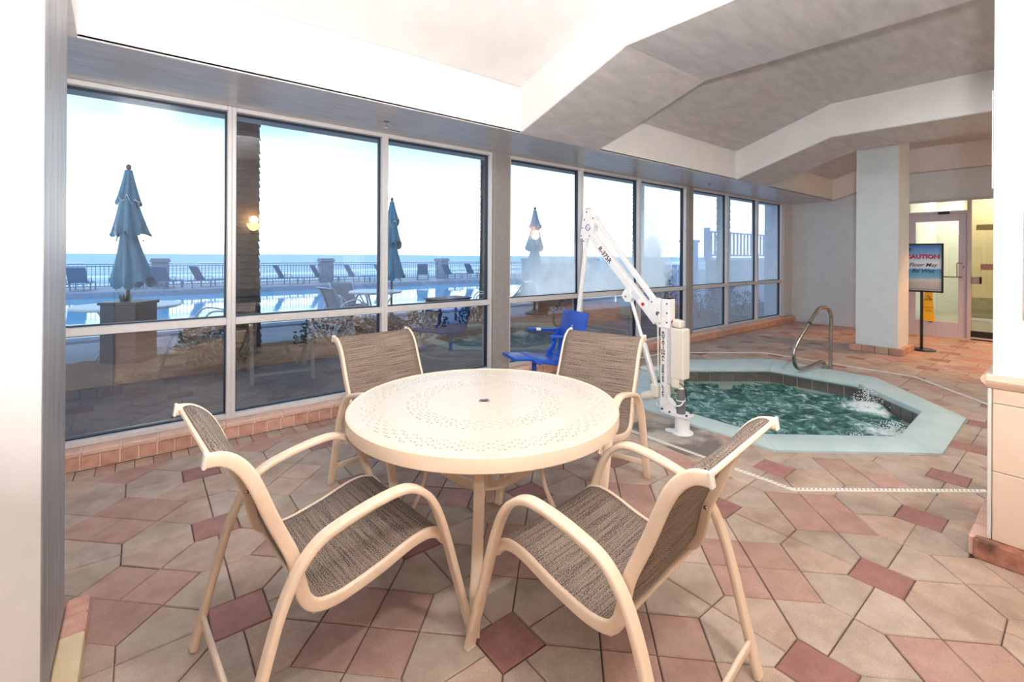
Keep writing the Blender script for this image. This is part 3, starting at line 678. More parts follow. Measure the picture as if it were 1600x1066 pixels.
for x0, y0, x1, y1 in ((3.47, .60, 4.40, 1.0), (5.8, .60, 6.74, 1.1), (3.47, 2.9, 4.2, 3.5), (6.0, 3.0, 6.74, 3.5)):
    mb = MB(); tri = {(3.47, .60): [(3.47, .6), (4.48, .6), (3.47, 1.46)], (5.8, .60): [(5.5, .6), (6.74, .6), (6.74, 1.66)], (3.47, 2.9): [(3.47, 2.56), (4.6, 3.5), (3.47, 3.5)], (6.0, 3.0): [(6.74, 2.7), (6.74, 3.5), (5.66, 3.5)]}[(x0, y0)]
    mb.prism(tri, -.06, -.0076); obj('paver_bed', mb, 'paver_bed', floor, world=True, smooth=False)
mb = MB(); mb.box((0, 0, 0), (.0945, .145, .03), bev=.003); em = mesh_of(mb, 'edge_paver', 'paver_tan'); em2 = em.copy(); em2.materials[0] = MATS['paver_tan_warm']; em3 = em.copy(); em3.materials[0] = MATS['paver_pink']
x = -.82
while x < XF - .1: rep('edge_paver', random.choice((em, em, em2, em2, em3)), floor, (x + .05, 3.975, -.015 + random.uniform(-.001, .001))); x += .0985
mb = MB(); mb.prism(PATCH[::-1] if parea(PATCH) < 0 else PATCH, -.03, .003, .004); obj('concrete_patch', mb, 'concrete', floor, world=True, smooth=False)

# ------------------------------------------------------------------ hot tub
tub = thing('hot_tub', 'eight sided bubbling hot tub with pale coping set into the paver floor', 'hot tub', (5.1, 2.05, 0))
N8 = 8
def ringpoly(z): return
OUT = TUB_OUT[::-1] if parea(TUB_OUT) < 0 else TUB_OUT; INN = TUB_IN[::-1] if parea(TUB_IN) < 0 else TUB_IN
lip = [tuple(p) for p in inset([V(p) for p in INN], -.02)]
for i in range(8):
    j = (i + 1) % 8; o0, o1, i0, i1, l0, l1 = OUT[i], OUT[j], INN[i], INN[j], lip[i], lip[j]
    mb = MB(); sec = lambda o_, l_, i_: [V((o_[0], o_[1], -.05)), V((o_[0], o_[1], .016)), V((o_[0] + (l_[0] - o_[0]) * .06, o_[1] + (l_[1] - o_[1]) * .06, .022)), V((l_[0], l_[1], .024)), V((i_[0], i_[1], .016)), V((i_[0] + (i_[0] - l_[0]) * .25, i_[1] + (i_[1] - l_[1]) * .25, .0)), V((i_[0] + (i_[0] - l_[0]) * .2, i_[1] + (i_[1] - l_[1]) * .2, -.026)), V((l_[0], l_[1], -.045))]
    a = sec(o0, l0, i0); b = sec(o1, l1, i1)
    for A, B in ((a, b), (b, a)):
        for k in range(8): A[k] = A[k] + (B[k] - A[k]).normalized() * .0012
    mb.add(a + b, [tuple(range(8)), tuple(range(15, 7, -1))] + [(k, (k + 1) % 8, 8 + (k + 1) % 8, 8 + k) for k in range(8)]); obj('coping_slab', mb, 'coping', tub, world=True, angle=30)
WZ = -.165
shell = [tuple(p) for p in inset([V(p) for p in INN], -.035)]
mb = MB(); n = 8
vs = [(p[0], p[1], -.03) for p in shell] + [(p[0], p[1], -.9) for p in shell]; mb.add(vs, [(i, (i + 1) % n, n + (i + 1) % n, n + i) for i in range(n)] + [tuple(range(n, 2 * n))]); obj('basin', mb, 'grout_white', tub, world=True, smooth=False)
bench = [tuple(p) for p in inset([V(p) for p in INN], .30)]
mb = MB()
for i in range(8):
    j = (i + 1) % 8; a, b, c, d = shell[i], shell[j], bench[j], bench[i]
    mb.extrude([(a[0], a[1], WZ + .012), (b[0], b[1], WZ + .012), (c[0], c[1], WZ - .03), (d[0], d[1], WZ - .03)], (0, 0, -.4))
obj('bench', mb, 'basin', tub, world=True, smooth=False, label='submerged grey bench ledge')
tl = [tuple(p) for p in inset([V(p) for p in INN], -.026)]
for i in range(8):
    p, q = V(tl[i]), V(tl[(i + 1) % 8]); L = (q - p).length; nt = max(2, round(L / .152)); u = (q - p) / L
    mb = MB(); mb.box((0, 0, 0), (L / nt - .009, .012, .155), bev=.002); me = mesh_of(mb, 'wall_tile', 'grey_tile')
    for k in range(nt):
        c = p + u * (L * (k + .5) / nt)
        if (c - V((5.02, 3.155))).length < .10: continue
        rep('wall_tile', me, tub, (c.x, c.y, -.115), atan2(u.y, u.x))
lampx, lampy = 5.02, 3.15
mb = MB(); mb.box((lampx, lampy + .02, -.10), (.16, .03, .15)); nb = obj('lamp_niche', mb, 'lamp_brown', tub, world=True)
mb = MB(); mb.lathe([(0, 0), (.03, 0), (.034, .01), (.02, .03), (0, .032)], (lampx - .01, lampy - .002, -.05), 16, axis=(0, -1, -.2)); obj('pool_lamp', mb, 'pool_lamp_glow', nb, world=True)
mb = MB(); mb.lathe([(0, 0), (.11, 0), (.115, .006), (.10, .014), (0, .016)], (4.86, 3.40, .022), 28); obj('skimmer_lid', mb, 'white_plastic', tub, world=True)
# agitated water
mb = MB(); NX, NY = 90, 80; x0, x1, y0, y1 = 3.77, 6.16, .93, 3.16; idx = {}
def inside(p, poly): return all((poly[(i + 1) % 8][0] - poly[i][0]) * (p[1] - poly[i][1]) - (poly[(i + 1) % 8][1] - poly[i][1]) * (p[0] - poly[i][0]) >= -1e-6 for i in range(8))
wpoly = [tuple(p) for p in inset([V(p) for p in INN], -.018)]
def wh(x, y):
    z = .028 * noise.noise((x * 3.2, y * 3.2, 1.3)) + .020 * noise.noise((x * 7, y * 7, 4.)) + .010 * noise.noise((x * 15, y * 15, 8.))
    r = hypot(x - 5.82, y - 1.45); z += .07 * math.exp(-(r / .17) ** 2) + .05 * math.exp(-(hypot(x - 5.0, y - 1.15) / .16) ** 2) * .6
    return WZ + z
tri = []
for iy in range(NY):
    for ix in range(NX):
        cell = [(x0 + (x1 - x0) * (ix + a) / NX, y0 + (y1 - y0) * (iy + b) / NY) for a, b in ((0, 0), (1, 0), (1, 1), (0, 1))]
        if not inside(((cell[0][0] + cell[2][0]) / 2, (cell[0][1] + cell[2][1]) / 2), wpoly): continue
        f = []
        for k, (a, b) in enumerate(((0, 0), (1, 0), (1, 1), (0, 1))):
            key = (ix + a, iy + b)
            if key not in idx: idx[key] = len(mb.v); mb.v.append(V((cell[k][0], cell[k][1], wh(*cell[k]))))
            f.append(idx[key])
        mb.f.append(tuple(f))
obj('water', mb, 'tub_water', tub, world=True, angle=180)
mb = MB(); rs = random.Random(3)
for cx, cy, n, sp, hh in ((5.82, 1.45, 700, .19, .24), (5.2, 1.12, 300, .16, .10), (4.75, 1.25, 100, .2, .05)):
    for k in range(n):
        a = rs.uniform(0, 2 * pi); r = abs(rs.gauss(0, sp * .6)); z = WZ + .02 + rs.random() ** 1.6 * hh * math.exp(-(r / sp) ** 2); q = rs.uniform(.0018, .0065)
        px, py = cx + r * cos(a), cy + r * sin(a)
        if not inside((px, py), INN): continue
        c = V((px, py, z)); mb.add([c + V((q, 0, 0)), c + V((-q, 0, 0)), c + V((0, q, 0)), c + V((0, -q, 0)), c + V((0, 0, q * 1.2)), c + V((0, 0, -q))], [(0, 2, 4), (2, 1, 4), (1, 3, 4), (3, 0, 4), (2, 0, 5), (1, 2, 5), (3, 1, 5), (0, 3, 5)])
obj('splash', mb, 'white_paint', tub, world=True, kind='stuff')

# slotted white deck drain around the tub
DR = [(3.06, 2.90), (3.06, 1.13), (3.945, .42), (4.24, .17), (5.72, .17), (6.33, .66), (7.07, 1.325), (7.07, 3.0), (6.19, 3.68), (5.9, 3.88), (4.2, 3.88)]
drn = thing('deck_drain', 'narrow white slotted deck drain strip laid in the pavers around the hot tub', 'drain', (5.1, 2.05, 0))
mbs = MB()
for i in range(len(DR)):
    p, q = V(DR[i]), V(DR[(i + 1) % len(DR)]); u = (q - p).normalized(); nn = V((-u.y, u.x)); L = (q - p).length; w = .016
    mb = MB(); a0 = p - u * .006; b0 = q + u * .006
    mb.prism([a0 - nn * w, b0 - nn * w, b0 + nn * w, a0 + nn * w], -.01, .006 + .0004 * (i % 2), .002); obj('drain_section', mb, 'drain_white', drn, world=True, smooth=False)
    k = 0.02
    while k < L - .02:
        c = p + u * k; e = .0035
        s0 = [c - nn * .011 - u * .008, c - nn * .011 - u * .008 + u * 2 * e, c + nn * .011 + u * .008 + u * e, c + nn * .011 + u * .008 - u * e]
        mbs.add([(t.x, t.y, .0069) for t in s0], [(0, 1, 2, 3)]); k += .026
obj('slots', mbs, 'slot_dark', drn, world=True, smooth=False, kind='stuff')

# stainless grab rail
rp0 = V((6.71, 2.06, .02)); ra = R(170); rd = V((cos(ra), sin(ra), 0))
gr = thing('grab_rail', 'stainless steel looped grab rail standing on the hot tub edge by the column', 'rail', (6.71, 2.06, 0))
rail = [(0, -.02), (-.004, .3), (-.014, .56), (.0, .66), (.05, .725), (.12, .755), (.225, .752), (.29, .728), (.37, .665), (.56, .50), (.72, .35), (.765, .28), (.775, .21), (.755, .13), (.70, .075), (.62, .055), (.46, .06), (.24, .09), (.17, .088), (.135, .06), (.128, -.02)]
mb = MB(); mb.tube(smooth_path([rp0 + rd * s + V((0, 0, z)) for s, z in rail], 5), .0215, 14); obj('tube', mb, 'brushed_steel', gr, world=True)
for s in (0, .128):
    mb = MB(); mb.lathe([(0, 0), (.042, 0), (.042, .006), (.026, .014), (0, .014)], rp0 + rd * s + V((0, 0, .002)), 20); obj('anchor_cap', mb, 'chrome', gr, world=True)
mb = MB(); c = rp0 + rd * .47 + V((0, 0, .578)); mb.cyl(c - (rd * .09 + V((0, 0, -.08))).normalized() * .012, c + (rd * .09 + V((0, 0, -.08))).normalized() * .012, .0225, 14); obj('dark_band', mb, 'black_rubber', gr, world=True)

# ------------------------------------------------------------------ table
tc = V((1.249, 1.770, 0)); tb = thing('round_table', 'round cream metal patio table with two rings of punched holes', 'table', tc)
ND = 360; holes_o = [.474, .492, .510, .528, .546]; holes_i = [.268, .288, .308, .328, .348]
radii = [.022, .24, .258]
for r in holes_i: radii += [r - .0042, r + .0042]
radii += [.36, .42, .465]
for r in holes_o: radii += [r - .0045, r + .0045]
radii += [.57, .594]
mb = MB()
for r in radii: mb.v += [V((r * cos(2 * pi * i / ND), r * sin(2 * pi * i / ND), .720)) for i in range(ND)]
for k in range(len(radii) - 1):
    rm = (radii[k] + radii[k + 1]) / 2
    row_o = next((q for q, r in enumerate(holes_o) if abs(rm - r) < .001), None); row_i = next((q for q, r in enumerate(holes_i) if abs(rm - r) < .001), None)
    for i in range(ND):
        if row_o is not None and (i + 4 * row_o) % 8 in (0, 2): continue
        if row_i is not None and (i + 6 * row_i) % 12 in (0, 1, 4, 5): continue
        mb.f.append((k * ND + i, k * ND + (i + 1) % ND, (k + 1) * ND + (i + 1) % ND, (k + 1) * ND + i))
top = obj('tabletop', mb, 'table_top', tb, smooth=False)
sd = top.modifiers.new('thickness', 'SOLIDIFY'); sd.thickness = .0035; sd.offset = -1
mb = MB(); mb.lathe([(.592, .7195), (.598, .7235), (.605, .7235), (.611, .719), (.612, .70), (.611, .668), (.607, .664), (.600, .665), (.598, .69), (.594, .708)], n=120)
mb.f = [f for f in mb.f if len(f) == 4] + [(i * 10 + 9, ((i + 1) % 120) * 10 + 9, ((i + 1) % 120) * 10, i * 10) for i in range(120)]
obj('rim', mb, 'cream_metal', tb)
mb = MB(); mb.lathe([(.0, .7195), (.017, .7195), (.018, .722), (.024, .7235), (.027, .721), (.027, .716), (.0, .716)][::-1], n=28); cp_ = obj('hole_cap', mb, 'chrome', tb)
mb = MB(); mb.lathe([(0, .7200), (.016, .7200), (.016, .7208), (0, .7208)][::-1], n=20); obj('cap_insert', mb, 'dark_hole', cp_)
for k in range(4):
    a = R(-129.5 + 90 * k); u = V((cos(a), sin(a), 0)); sdv = V((-sin(a), cos(a), 0))
    path = smooth_path([u * r + V((0, 0, z)) for r, z in ((.47, .714), (.40, .66), (.315, .55), (.272, .45), (.268, .40), (.29, .31), (.345, .19), (.42, .07), (.47, .004))], 5)
    mb = MB(); mb.bar(path, .046, .016, sdv); lg = obj('leg', mb, 'cream_metal', tb)
    mb = MB(); c = u * .292 + V((0, 0, .455)); mb.lathe([(0, 0), (.008, 0), (.008, .002), (.004, .006), (0, .006)], c + u * -.008, 12, axis=u); mb.v = [v + u * .0 for v in mb.v]; obj('bolt', mb, 'cream_metal', lg)
for k in range(2):
    a = R(-39.5 + 90 * k); u = V((cos(a), sin(a), 0)); sdv = V((-sin(a), cos(a), 0)); dz = -.018 * k
    pts = [u * r + V((0, 0, z + dz)) for r, z in ((-.266, .45), (-.20, .405), (-.10, .345), (0, .325), (.10, .345), (.20, .405), (.266, .45))]
    mb = MB(); mb.bar(smooth_path(pts, 5), .014, .042, sdv, rr=.3); obj('brace', mb, 'cream_metal', tb)
for k in range(4):
    a = R(5.5 + 90 * k); u = V((cos(a), sin(a), 0)); sdv = V((-sin(a), cos(a), 0))
    mb = MB(); mb.bar([u * .05 + V((0, 0, .703)), u * .58 + V((0, 0, .703))], .03, .02, sdv); obj('support_bar', mb, 'cream_metal', tb)

# ------------------------------------------------------------------ sling chairs (local: +x forward, front feet on x = 0)
ARM = [(.004, .004), (-.066, .244), (-.120, .43), (-.16, .533), (-.204, .592), (-.272, .627), (-.37, .622), (-.478, .598), (-.552, .570), (-.607, .515), (-.646, .44), (-.678, .345), (-.725, .17), (-.768, .004)]
RAIL = [(-.826, .869), (-.785, .862), (-.745, .829), (-.711, .770), (-.668, .66), (-.614, .535), (-.594, .45), (-.578, .395), (-.548, .362), (-.50, .352), (-.44, .357), (-.332, .382), (-.235, .412), (-.17, .420), (-.125, .408), (-.095, .375)]
HW, RW = .30, .262
def make_chair(name, label, loc, rz):
    t = thing(name, label, 'chair', loc, rz, 'sling chairs around the round table')
    for s in (1, -1):
        mb = MB(); mb.bar(smooth_path([(x, s * HW, z) for x, z in ARM], 6), .044, .024, (0, 1, 0), rr=.36); a = obj('arm_frame', mb, 'cream_metal', t)
        mb = MB(); mb.box((.004, s * HW, .005), (.030, .040, .010), bev=.003); obj('foot_glide', mb, 'cream_plastic', a)
        mb = MB(); mb.bar(smooth_path([(x, s * RW, z) for x, z in RAIL], 6), .018, .038, (0, 1, 0), rr=.40); r = obj('seat_rail', mb, 'cream_metal', t)
        mb = MB(); mb.box((-.828, s * RW, .8695), (.010, .022, .042), bev=.003, rot=M.Rotation(R(8), 3, 'Y')); obj('end_cap', mb, 'cream_plastic', r)
        for bx, bz in ((-.118, .405), (-.612, .525)):
            mb = MB(); mb.lathe([(0, 0), (.008, 0), (.008, .003), (.004, .006), (0, .006)], (bx, s * (RW - .014), bz), 10, axis=(0, -s, 0)); obj('bolt', mb, 'chrome', a)
    path = smooth_path([(x, 0, z) for x, z in [(-.806, .862)] + RAIL[1:15]], 6); L = [0]
    for i in range(1, len(path)): L.append(L[-1] + (path[i] - path[i - 1]).length)
    cut = min(range(len(path)), key=lambda i: abs(path[i].x + .56) + abs(path[i].z - .372))
    for nm, i0, i1 in (('backrest', 0, cut), ('seat', cut, len(path) - 1)):
        mb = MB(); NU = 10; uvs = []
        for i in range(i0, i1 + 1):
            tg = (path[min(i + 1, len(path) - 1)] - path[max(i - 1, 0)]).normalized(); nv = V((tg.z, 0, -tg.x)) if nm == 'x' else V((-tg.z, 0, tg.x))
            for j in range(NU + 1):
                v = -1 + 2 * j / NU; sag = .007 * (1 - v * v) * (1 if i > 3 else i / 3) * (1 if i < len(path) - 6 else .3) - .010
                p = path[i] - nv * (sag - .004) * (-1 if nm == 'x' else 1); mb.v.append(V((p.x, v * (RW - .006), p.z))); uvs.append((v * RW, L[i]))
        n_ = i1 - i0
        for i in range(n_):
            for j in range(NU): k = i * (NU + 1) + j; mb.f.append((k, k + 1, k + NU + 2, k + NU + 1))
        o = obj(nm, mb, 'sling_brown', t, angle=180); uvl = o.data.uv_layers.new(name='UVMap')
        for lp in o.data.loops: uvl.data[lp.index].uv = uvs[lp.vertex_index]
        sd = o.modifiers.new('thickness', 'SOLIDIFY'); sd.thickness = .004; sd.offset = 0
    mb = MB(); mb.tube([(-.812, -RW, .866), (-.812, RW, .866)], .009, 8); obj('top_bar', mb, 'cream_metal', t)
    mb = MB(); mb.bar([(-.110, -HW + .01, .385), (-.110, HW - .01, .385)], .030, .016, (0, 0, 1)); obj('front_stretcher', mb, 'cream_metal', t)
    mb = MB(); mb.bar([(-.742, -HW + .01, .105), (-.742, HW - .01, .105)], .034, .016, (0, 0, 1)); obj('rear_stretcher', mb, 'cream_metal', t)
    mb = MB(); mb.bar([(-.545, -RW, .345), (-.545, RW, .345)], .028, .014, (1, 0, 0)); obj('seat_stretcher', mb, 'cream_metal', t)
    return t
def front_mid(p, yaw, side): return (p[0] - side * HW * -sin(yaw), p[1] - side * HW * cos(yaw), 0)
yA, yB = R(4), R(97)
chA = make_chair('sling_chair', 'cream sling chair turned side-on with its back toward the grey plaster pillar', front_mid((.956, 1.435), yA, -1), yA)
chB = dup(chA, front_mid((.920, 1.384), yB, 1), yB, 'cream sling chair whose back is toward the tiled pillar, facing the windows')
chC = dup(chA, (1.306, 2.185, 0), R(-82.7), 'cream sling chair on the window side of the round table')
chD = dup(chA, (1.672, 1.808, 0), R(198), 'cream sling chair between the round table and the pool lift')

# ------------------------------------------------------------------ pool lift
LO = V((3.34, 2.09, 0)); la = R(92); ld = V((cos(la), sin(la), 0)); ln = V((-ld.y, ld.x, 0))
LP = lambda s, z, off=0.: LO + ld * s + ln * off + V((0, 0, z))
lrot = M((ld, ln, V((0, 0, 1)))).transposed()       # local axes: along arm, toward camera side, up
lift = thing('pool_lift', 'white rotational pool lift with raised arm and hanging blue seat beside hot tub', 'pool lift', LO)
mb = MB(); mb.lathe([(0, .002), (.082, .002), (.085, .008), (.082, .014), (.058, .016), (.056, .022), (.056, .142), (0, .142)], LP(-.057, 0), 28); mb.lathe([(0, .002), (.035, .002), (.035, .012), (0, .012)], LP(.03, 0, .035), 14); obj('base_post', mb, 'white_paint', lift, world=True)
mb = MB(); mb.extrude([LP(s, .142, o_) for s, o_ in ((-.13, -.05), (-.13, .05), (-.05, .075), (.10, .055), (.125, .03), (.125, -.03), (.08, -.055), (-.05, -.075))], (0, 0, .014)); bp_ = obj('mounting_plate', mb, 'white_paint', lift, world=True)
for s, o_ in ((-.115, .04), (-.10, -.05), (.10, .035), (.02, .058), (.10, -.03)):
    mb = MB(); mb.lathe([(0, 0), (.009, 0), (.009, .007), (.005, .012), (0, .012)], LP(s, .156, o_), 8); obj('bolt', mb, 'black_metal', bp_, world=True)
mb = MB(); mb.extrude([LP(s, z, -.028) for s, z in ((-.05, .156), (.12, .156), (.128, .235), (.05, .25), (.02, .22))], ln * .056); obj('gusset', mb, 'white_paint', lift, world=True)
mb = MB(); mb.box(LP(.092, .50), (.062, .062, .66), lrot, .006); mast = obj('mast', mb, 'white_paint', lift, world=True)
mb = MB(); mb.box(LP(.075, .935), (.085, .090, .235), lrot, .006); mb.extrude([LP(s, z, -.045) for s, z in ((.10, .82), (.10, 1.05), (.215, 1.05), (.225, .99), (.14, .82))], ln * .090); hb_ = obj('mast_head', mb, 'white_paint', lift, world=True)
mb = MB(); mb.box(LP(.075, 1.055), (.075, .08, .006), lrot); obj('end_plug', mb, 'black_rubber', hb_, world=True)
for s, z in ((.055, .865), (.055, .94), (.055, 1.015), (.125, .852), (.195, 1.02)):
    mb = MB(); mb.lathe([(0, 0), (.008, 0), (.007, .003), (0, .004)], LP(s, z, .0445), 10, axis=ln); obj('bolt', mb, 'grey_plastic', hb_, world=True)
mb = MB(); mb.lathe([(.008, 0), (.018, 0), (.018, .005), (.008, .005)], LP(.135, .93, .045), 16, axis=ln); obj('pivot_washer', mb, 'chrome', hb_, world=True)
text('\n'.join('ROTATIONAL SERIES LIFT'), .0275, 'lettering_maroon', lift, LP(.094, .522, .0325), -ld, ln, line=.88, offset=.0010, wide=1.45)
# arms
def armbar(name, a, b, w, t):
    mb = MB(); A, B = LP(*a), LP(*b); d = (B - A); c = (A + B) / 2; ang = atan2(b[1] - a[1], b[0] - a[0])
    rr = lrot @ M.Rotation(-ang, 3, 'Y'); mb.box(c, (d.length, t, w), rr, .006); return obj(name, mb, 'white_paint', lift, world=True)
lower = armbar('lower_arm', (.16, .855), (.90, 1.625), .072, .062)
armbar('upper_arm', (.178, 1.010), (.835, 1.748), .040, .044)
dA = (LP(.16, .855) - LP(.90, 1.625)).normalized()
text('R-375R', .062, 'lettering_dark', lower, LP(.690, 1.405, .0316), dA, ln, offset=.0012)
mb = MB(); mb.box(LP(.36, 1.06, .0318), (.085, .001, .046), lrot @ M.Rotation(-atan2(.77, .74), 3, 'Y')); obj('sticker', mb, 'sticker', lower, world=True)
mb = MB(); mb.lathe([(.010, 0), (.016, 0), (.016, .001), (.010, .001)], LP(.288, .992, .031), 18, axis=ln); mb.box(LP(.288, .992, .0318), (.026, .0008, .005), lrot @ M.Rotation(R(45), 3, 'Y')); obj('warning_mark', mb, 'lettering_red', lower, world=True)
mb = MB(); mb.extrude([LP(s, z, -.02) for s, z in ((.47, 1.10), (.50, 1.05), (.46, 1.00), (.41, 1.00), (.39, 1.04), (.43, 1.13))], ln * .06); eb = obj('actuator_bracket', mb, 'white_paint', lower, world=True)
mb = MB(); mb.lathe([(0, 0), (.009, 0), (.008, .004), (0, .005)], LP(.455, 1.045, .04), 10, axis=ln); obj('bolt', mb, 'grey_plastic', lower, world=True)
# actuator
mb = MB(); mb.cyl(LP(.185, .33), LP(.30, .66), .026, 16); ac = obj('actuator', mb, 'aluminium', lift, world=True)
mb = MB(); mb.cyl(LP(.295, .645), LP(.435, 1.045), .015, 14); obj('actuator_rod', mb, 'white_paint', lift, world=True)
mb = MB(); mb.box(LP(.175, .29), (.075, .08, .11), lrot, .012); mb.cyl(LP(.19, .25, 0), LP(.295, .215, .01), .040, 18, .034); obj('motor', mb, 'cream_plastic', lift, world=True)
# control box and drive
mb = MB(); mb.box(LP(-.032, .625, -.005), (.115, .105, .40), lrot, .010); bx = obj('control_box', mb, 'cream_plastic', lift, world=True)
mb = MB(); mb.box(LP(.035, .60, 0), (.05, .07, .46), lrot, .004); obj('back_plate', mb, 'aluminium', lift, world=True)
mb = MB(); mb.box(LP(-.015, .40, 0), (.07, .09, .09), lrot, .008); obj('battery_connector', mb, 'cream_plastic', bx, world=True)
mb = MB(); mb.box(LP(-.02, .862, 0), (.075, .07, .06), lrot @ M.Rotation(R(-12), 3, 'Y'), .010); obj('box_handle', mb, 'cream_plastic', bx, world=True)
mb = MB(); mb.lathe([(0, 0), (.018, 0), (.020, .008), (.012, .022), (0, .024)], LP(.03, .86, .0), 16); obj('stop_button', mb, 'red_plastic', bx, world=True)
mb = MB(); mb.lathe([(0, .156), (.036, .156), (.036, .255), (.030, .262), (.030, .345), (.026, .352), (0, .352)], LP(-.045, 0), 22); obj('rotation_drive', mb, 'grey_plastic', lift, world=True)
mb = MB(); mb.lathe([(0, .255), (.037, .255), (.037, .262), (0, .262)], LP(-.045, 0), 22); mb.lathe([(0, .35), (.028, .35), (.026, .358), (0, .358)], LP(-.045, 0), 22); obj('drive_ring', mb, 'white_plastic', lift, world=True)
for pts, m, r in (([(.03, .37, .05), (.035, .30, .06), (-.01, .235, .075), (-.07, .232, .06), (-.09, .27, .03)], 'white_plastic', .005), ([(.045, .37, .045), (.04, .25, .05), (.075, .20, .055), (.13, .18, .05), (.15, .20, .03)], 'white_plastic', .004),
                  ([(-.02, .36, .02), (-.05, .395, .03), (-.085, .37, .02), (-.095, .32, .01), (-.095, .26, .0)], 'black_rubber', .004), ([(.125, .93, .050), (.128, .80, .055), (.135, .62, .04), (.14, .46, .03)], 'cream_plastic', .006)):
    mb = MB(); mb.tube(smooth_path([LP(*p) for p in pts], 6), r, 8); obj('cable', mb, m, lift, world=True)
# head and hanger
mb = MB(); mb.extrude([LP(s, z, -.036) for s, z in ((.95, 1.764), (.80, 1.767), (.838, 1.556), (.985, 1.559))], ln * .072); hd = obj('arm_head', mb, 'white_paint', lift, world=True)
mb = MB(); mb.box(LP(.912, 1.80), (.045, .045, .082), lrot, .003); obj('head_stub', mb, 'white_paint', hd, world=True)
mb = MB(); mb.box(LP(.912, 1.843), (.050, .05, .005), lrot); obj('end_plug', mb, 'grey_plastic', hd, world=True)
for s, z in ((.93, 1.735), (.825, 1.745), (.955, 1.66), (.968, 1.585), (.865, 1.58), (.915, 1.81)):
    mb = MB(); mb.lathe([(0, 0), (.008, 0), (.007, .003), (0, .004)], LP(s, z, .0355 if z < 1.8 else .022), 10, axis=ln); obj('bolt', mb, 'grey_plastic', hd, world=True)
mb = MB(); mb.tube([LP(.885 + .026 * cos(R(a)), 1.662 + .026 * sin(R(a)), .0375) for a in range(-5 + 180, 325 + 180, 15)], .0035, 6); obj('emblem_ring', mb, 'emblem_blue', hd, world=True)
mb = MB(); mb.lathe([(0, 0), (.016, 0), (.016, .001), (0, .001)], LP(.885, 1.662, .0362), 18, axis=ln); obj('emblem_centre', mb, 'sticker', hd, world=True)
mb = MB(); A, B = LP(.925, 1.575), LP(1.062, .60); mb.bar([A, B], .042, .042, ln, 2); obj('hanger', mb, 'white_paint', lift, world=True)
mb = MB(); mb.cyl(LP(.945, 1.535, .024), LP(.945, 1.535, .028), .008, 10); obj('bolt', mb, 'grey_plastic', hd, world=True)
# blue seat
sa = R(165); sx = V((cos(sa), sin(sa), 0)); sy = V((-sin(sa), cos(sa), 0)); SO = V((3.255, 3.16, 0))
SP = lambda a, b, z: SO + sx * a + sy * b + V((0, 0, z))
srot = M((sx, sy, V((0, 0, 1)))).transposed()
bk = smooth_path([SP(-.045, 0, .86), SP(-.03, 0, .80), SP(.0, 0, .62), SP(.02, 0, .50), SP(.05, 0, .435), SP(.10, 0, .415)], 5)
mb = MB(); mb.bar(bk, .44, .030, sy, 2); stt = obj('seat_back', mb, 'blue_plastic', lift, world=True, label='moulded blue plastic seat back')
for b in (-.1, 0, .1):
    mb = MB(); mb.bar([SP(-.06, b, .82), SP(-.02, b, .60)], .03, .02, sy, 2); obj('rib', mb, 'blue_plastic', stt, world=True)
mb = MB(); mb.bar(smooth_path([SP(.08, 0, .412), SP(.20, 0, .405), SP(.34, 0, .43), (SP(.43, 0, .445)), SP(.455, 0, .425)], 5), .44, .034, sy, 2); obj('seat_pan', mb, 'blue_plastic', lift, world=True)
for b in (-.235, .235):
    mb = MB(); mb.bar(smooth_path([SP(-.03, b, .655), SP(.10, b, .65), SP(.26, b, .665), SP(.36, b, .672)], 4), .035, .028, sy, 2); ar = obj('armrest', mb, 'blue_plastic', lift, world=True)
    mb = MB(); mb.bar(smooth_path([SP(.0, b, .655), SP(.06, b, .58), SP(.07, b, .49), SP(.14, b, .42)], 4), .03, .05, sy, 2); obj('side_wing', mb, 'blue_plastic', ar, world=True)
mb = MB(); mb.bar([SP(.22, -.235, .663), SP(.27, -.235, .668)], .038, .031, sy, 2); obj('arm_tag', mb, 'white_plastic', lift, world=True)
mb = MB(); mb.bar([SP(.50, 0, .462), SP(.66, 0, .472)], .30, .025, sy, 2); fp = obj('footrest', mb, 'blue_plastic', lift, world=True)
mb = MB(); mb.bar(smooth_path([SP(.42, -.10, .43), SP(.46, -.10, .445), SP(.52, -.10, .458)], 4), .035, .025, sy, 2); mb.bar(smooth_path([SP(.42, .10, .43), SP(.46, .10, .445), SP(.52, .10, .458)], 4), .035, .025, sy, 2); obj('footrest_bracket', mb, 'blue_plastic', fp, world=True)
mb = MB(); mb.bar([SP(.30, -.20, .42), SP(.305, -.20, .20)], .05, .022, sx, 2); obj('leg_strap', mb, 'blue_plastic', lift, world=True)
mb = MB(); mb.box(LP(1.05, .66, 0), (.05, .10, .14), lrot, .006); mb.cyl(LP(1.05, .70), SP(.0, 0, .70), .016, 12); obj('seat_mount', mb, 'white_paint', lift, world=True)

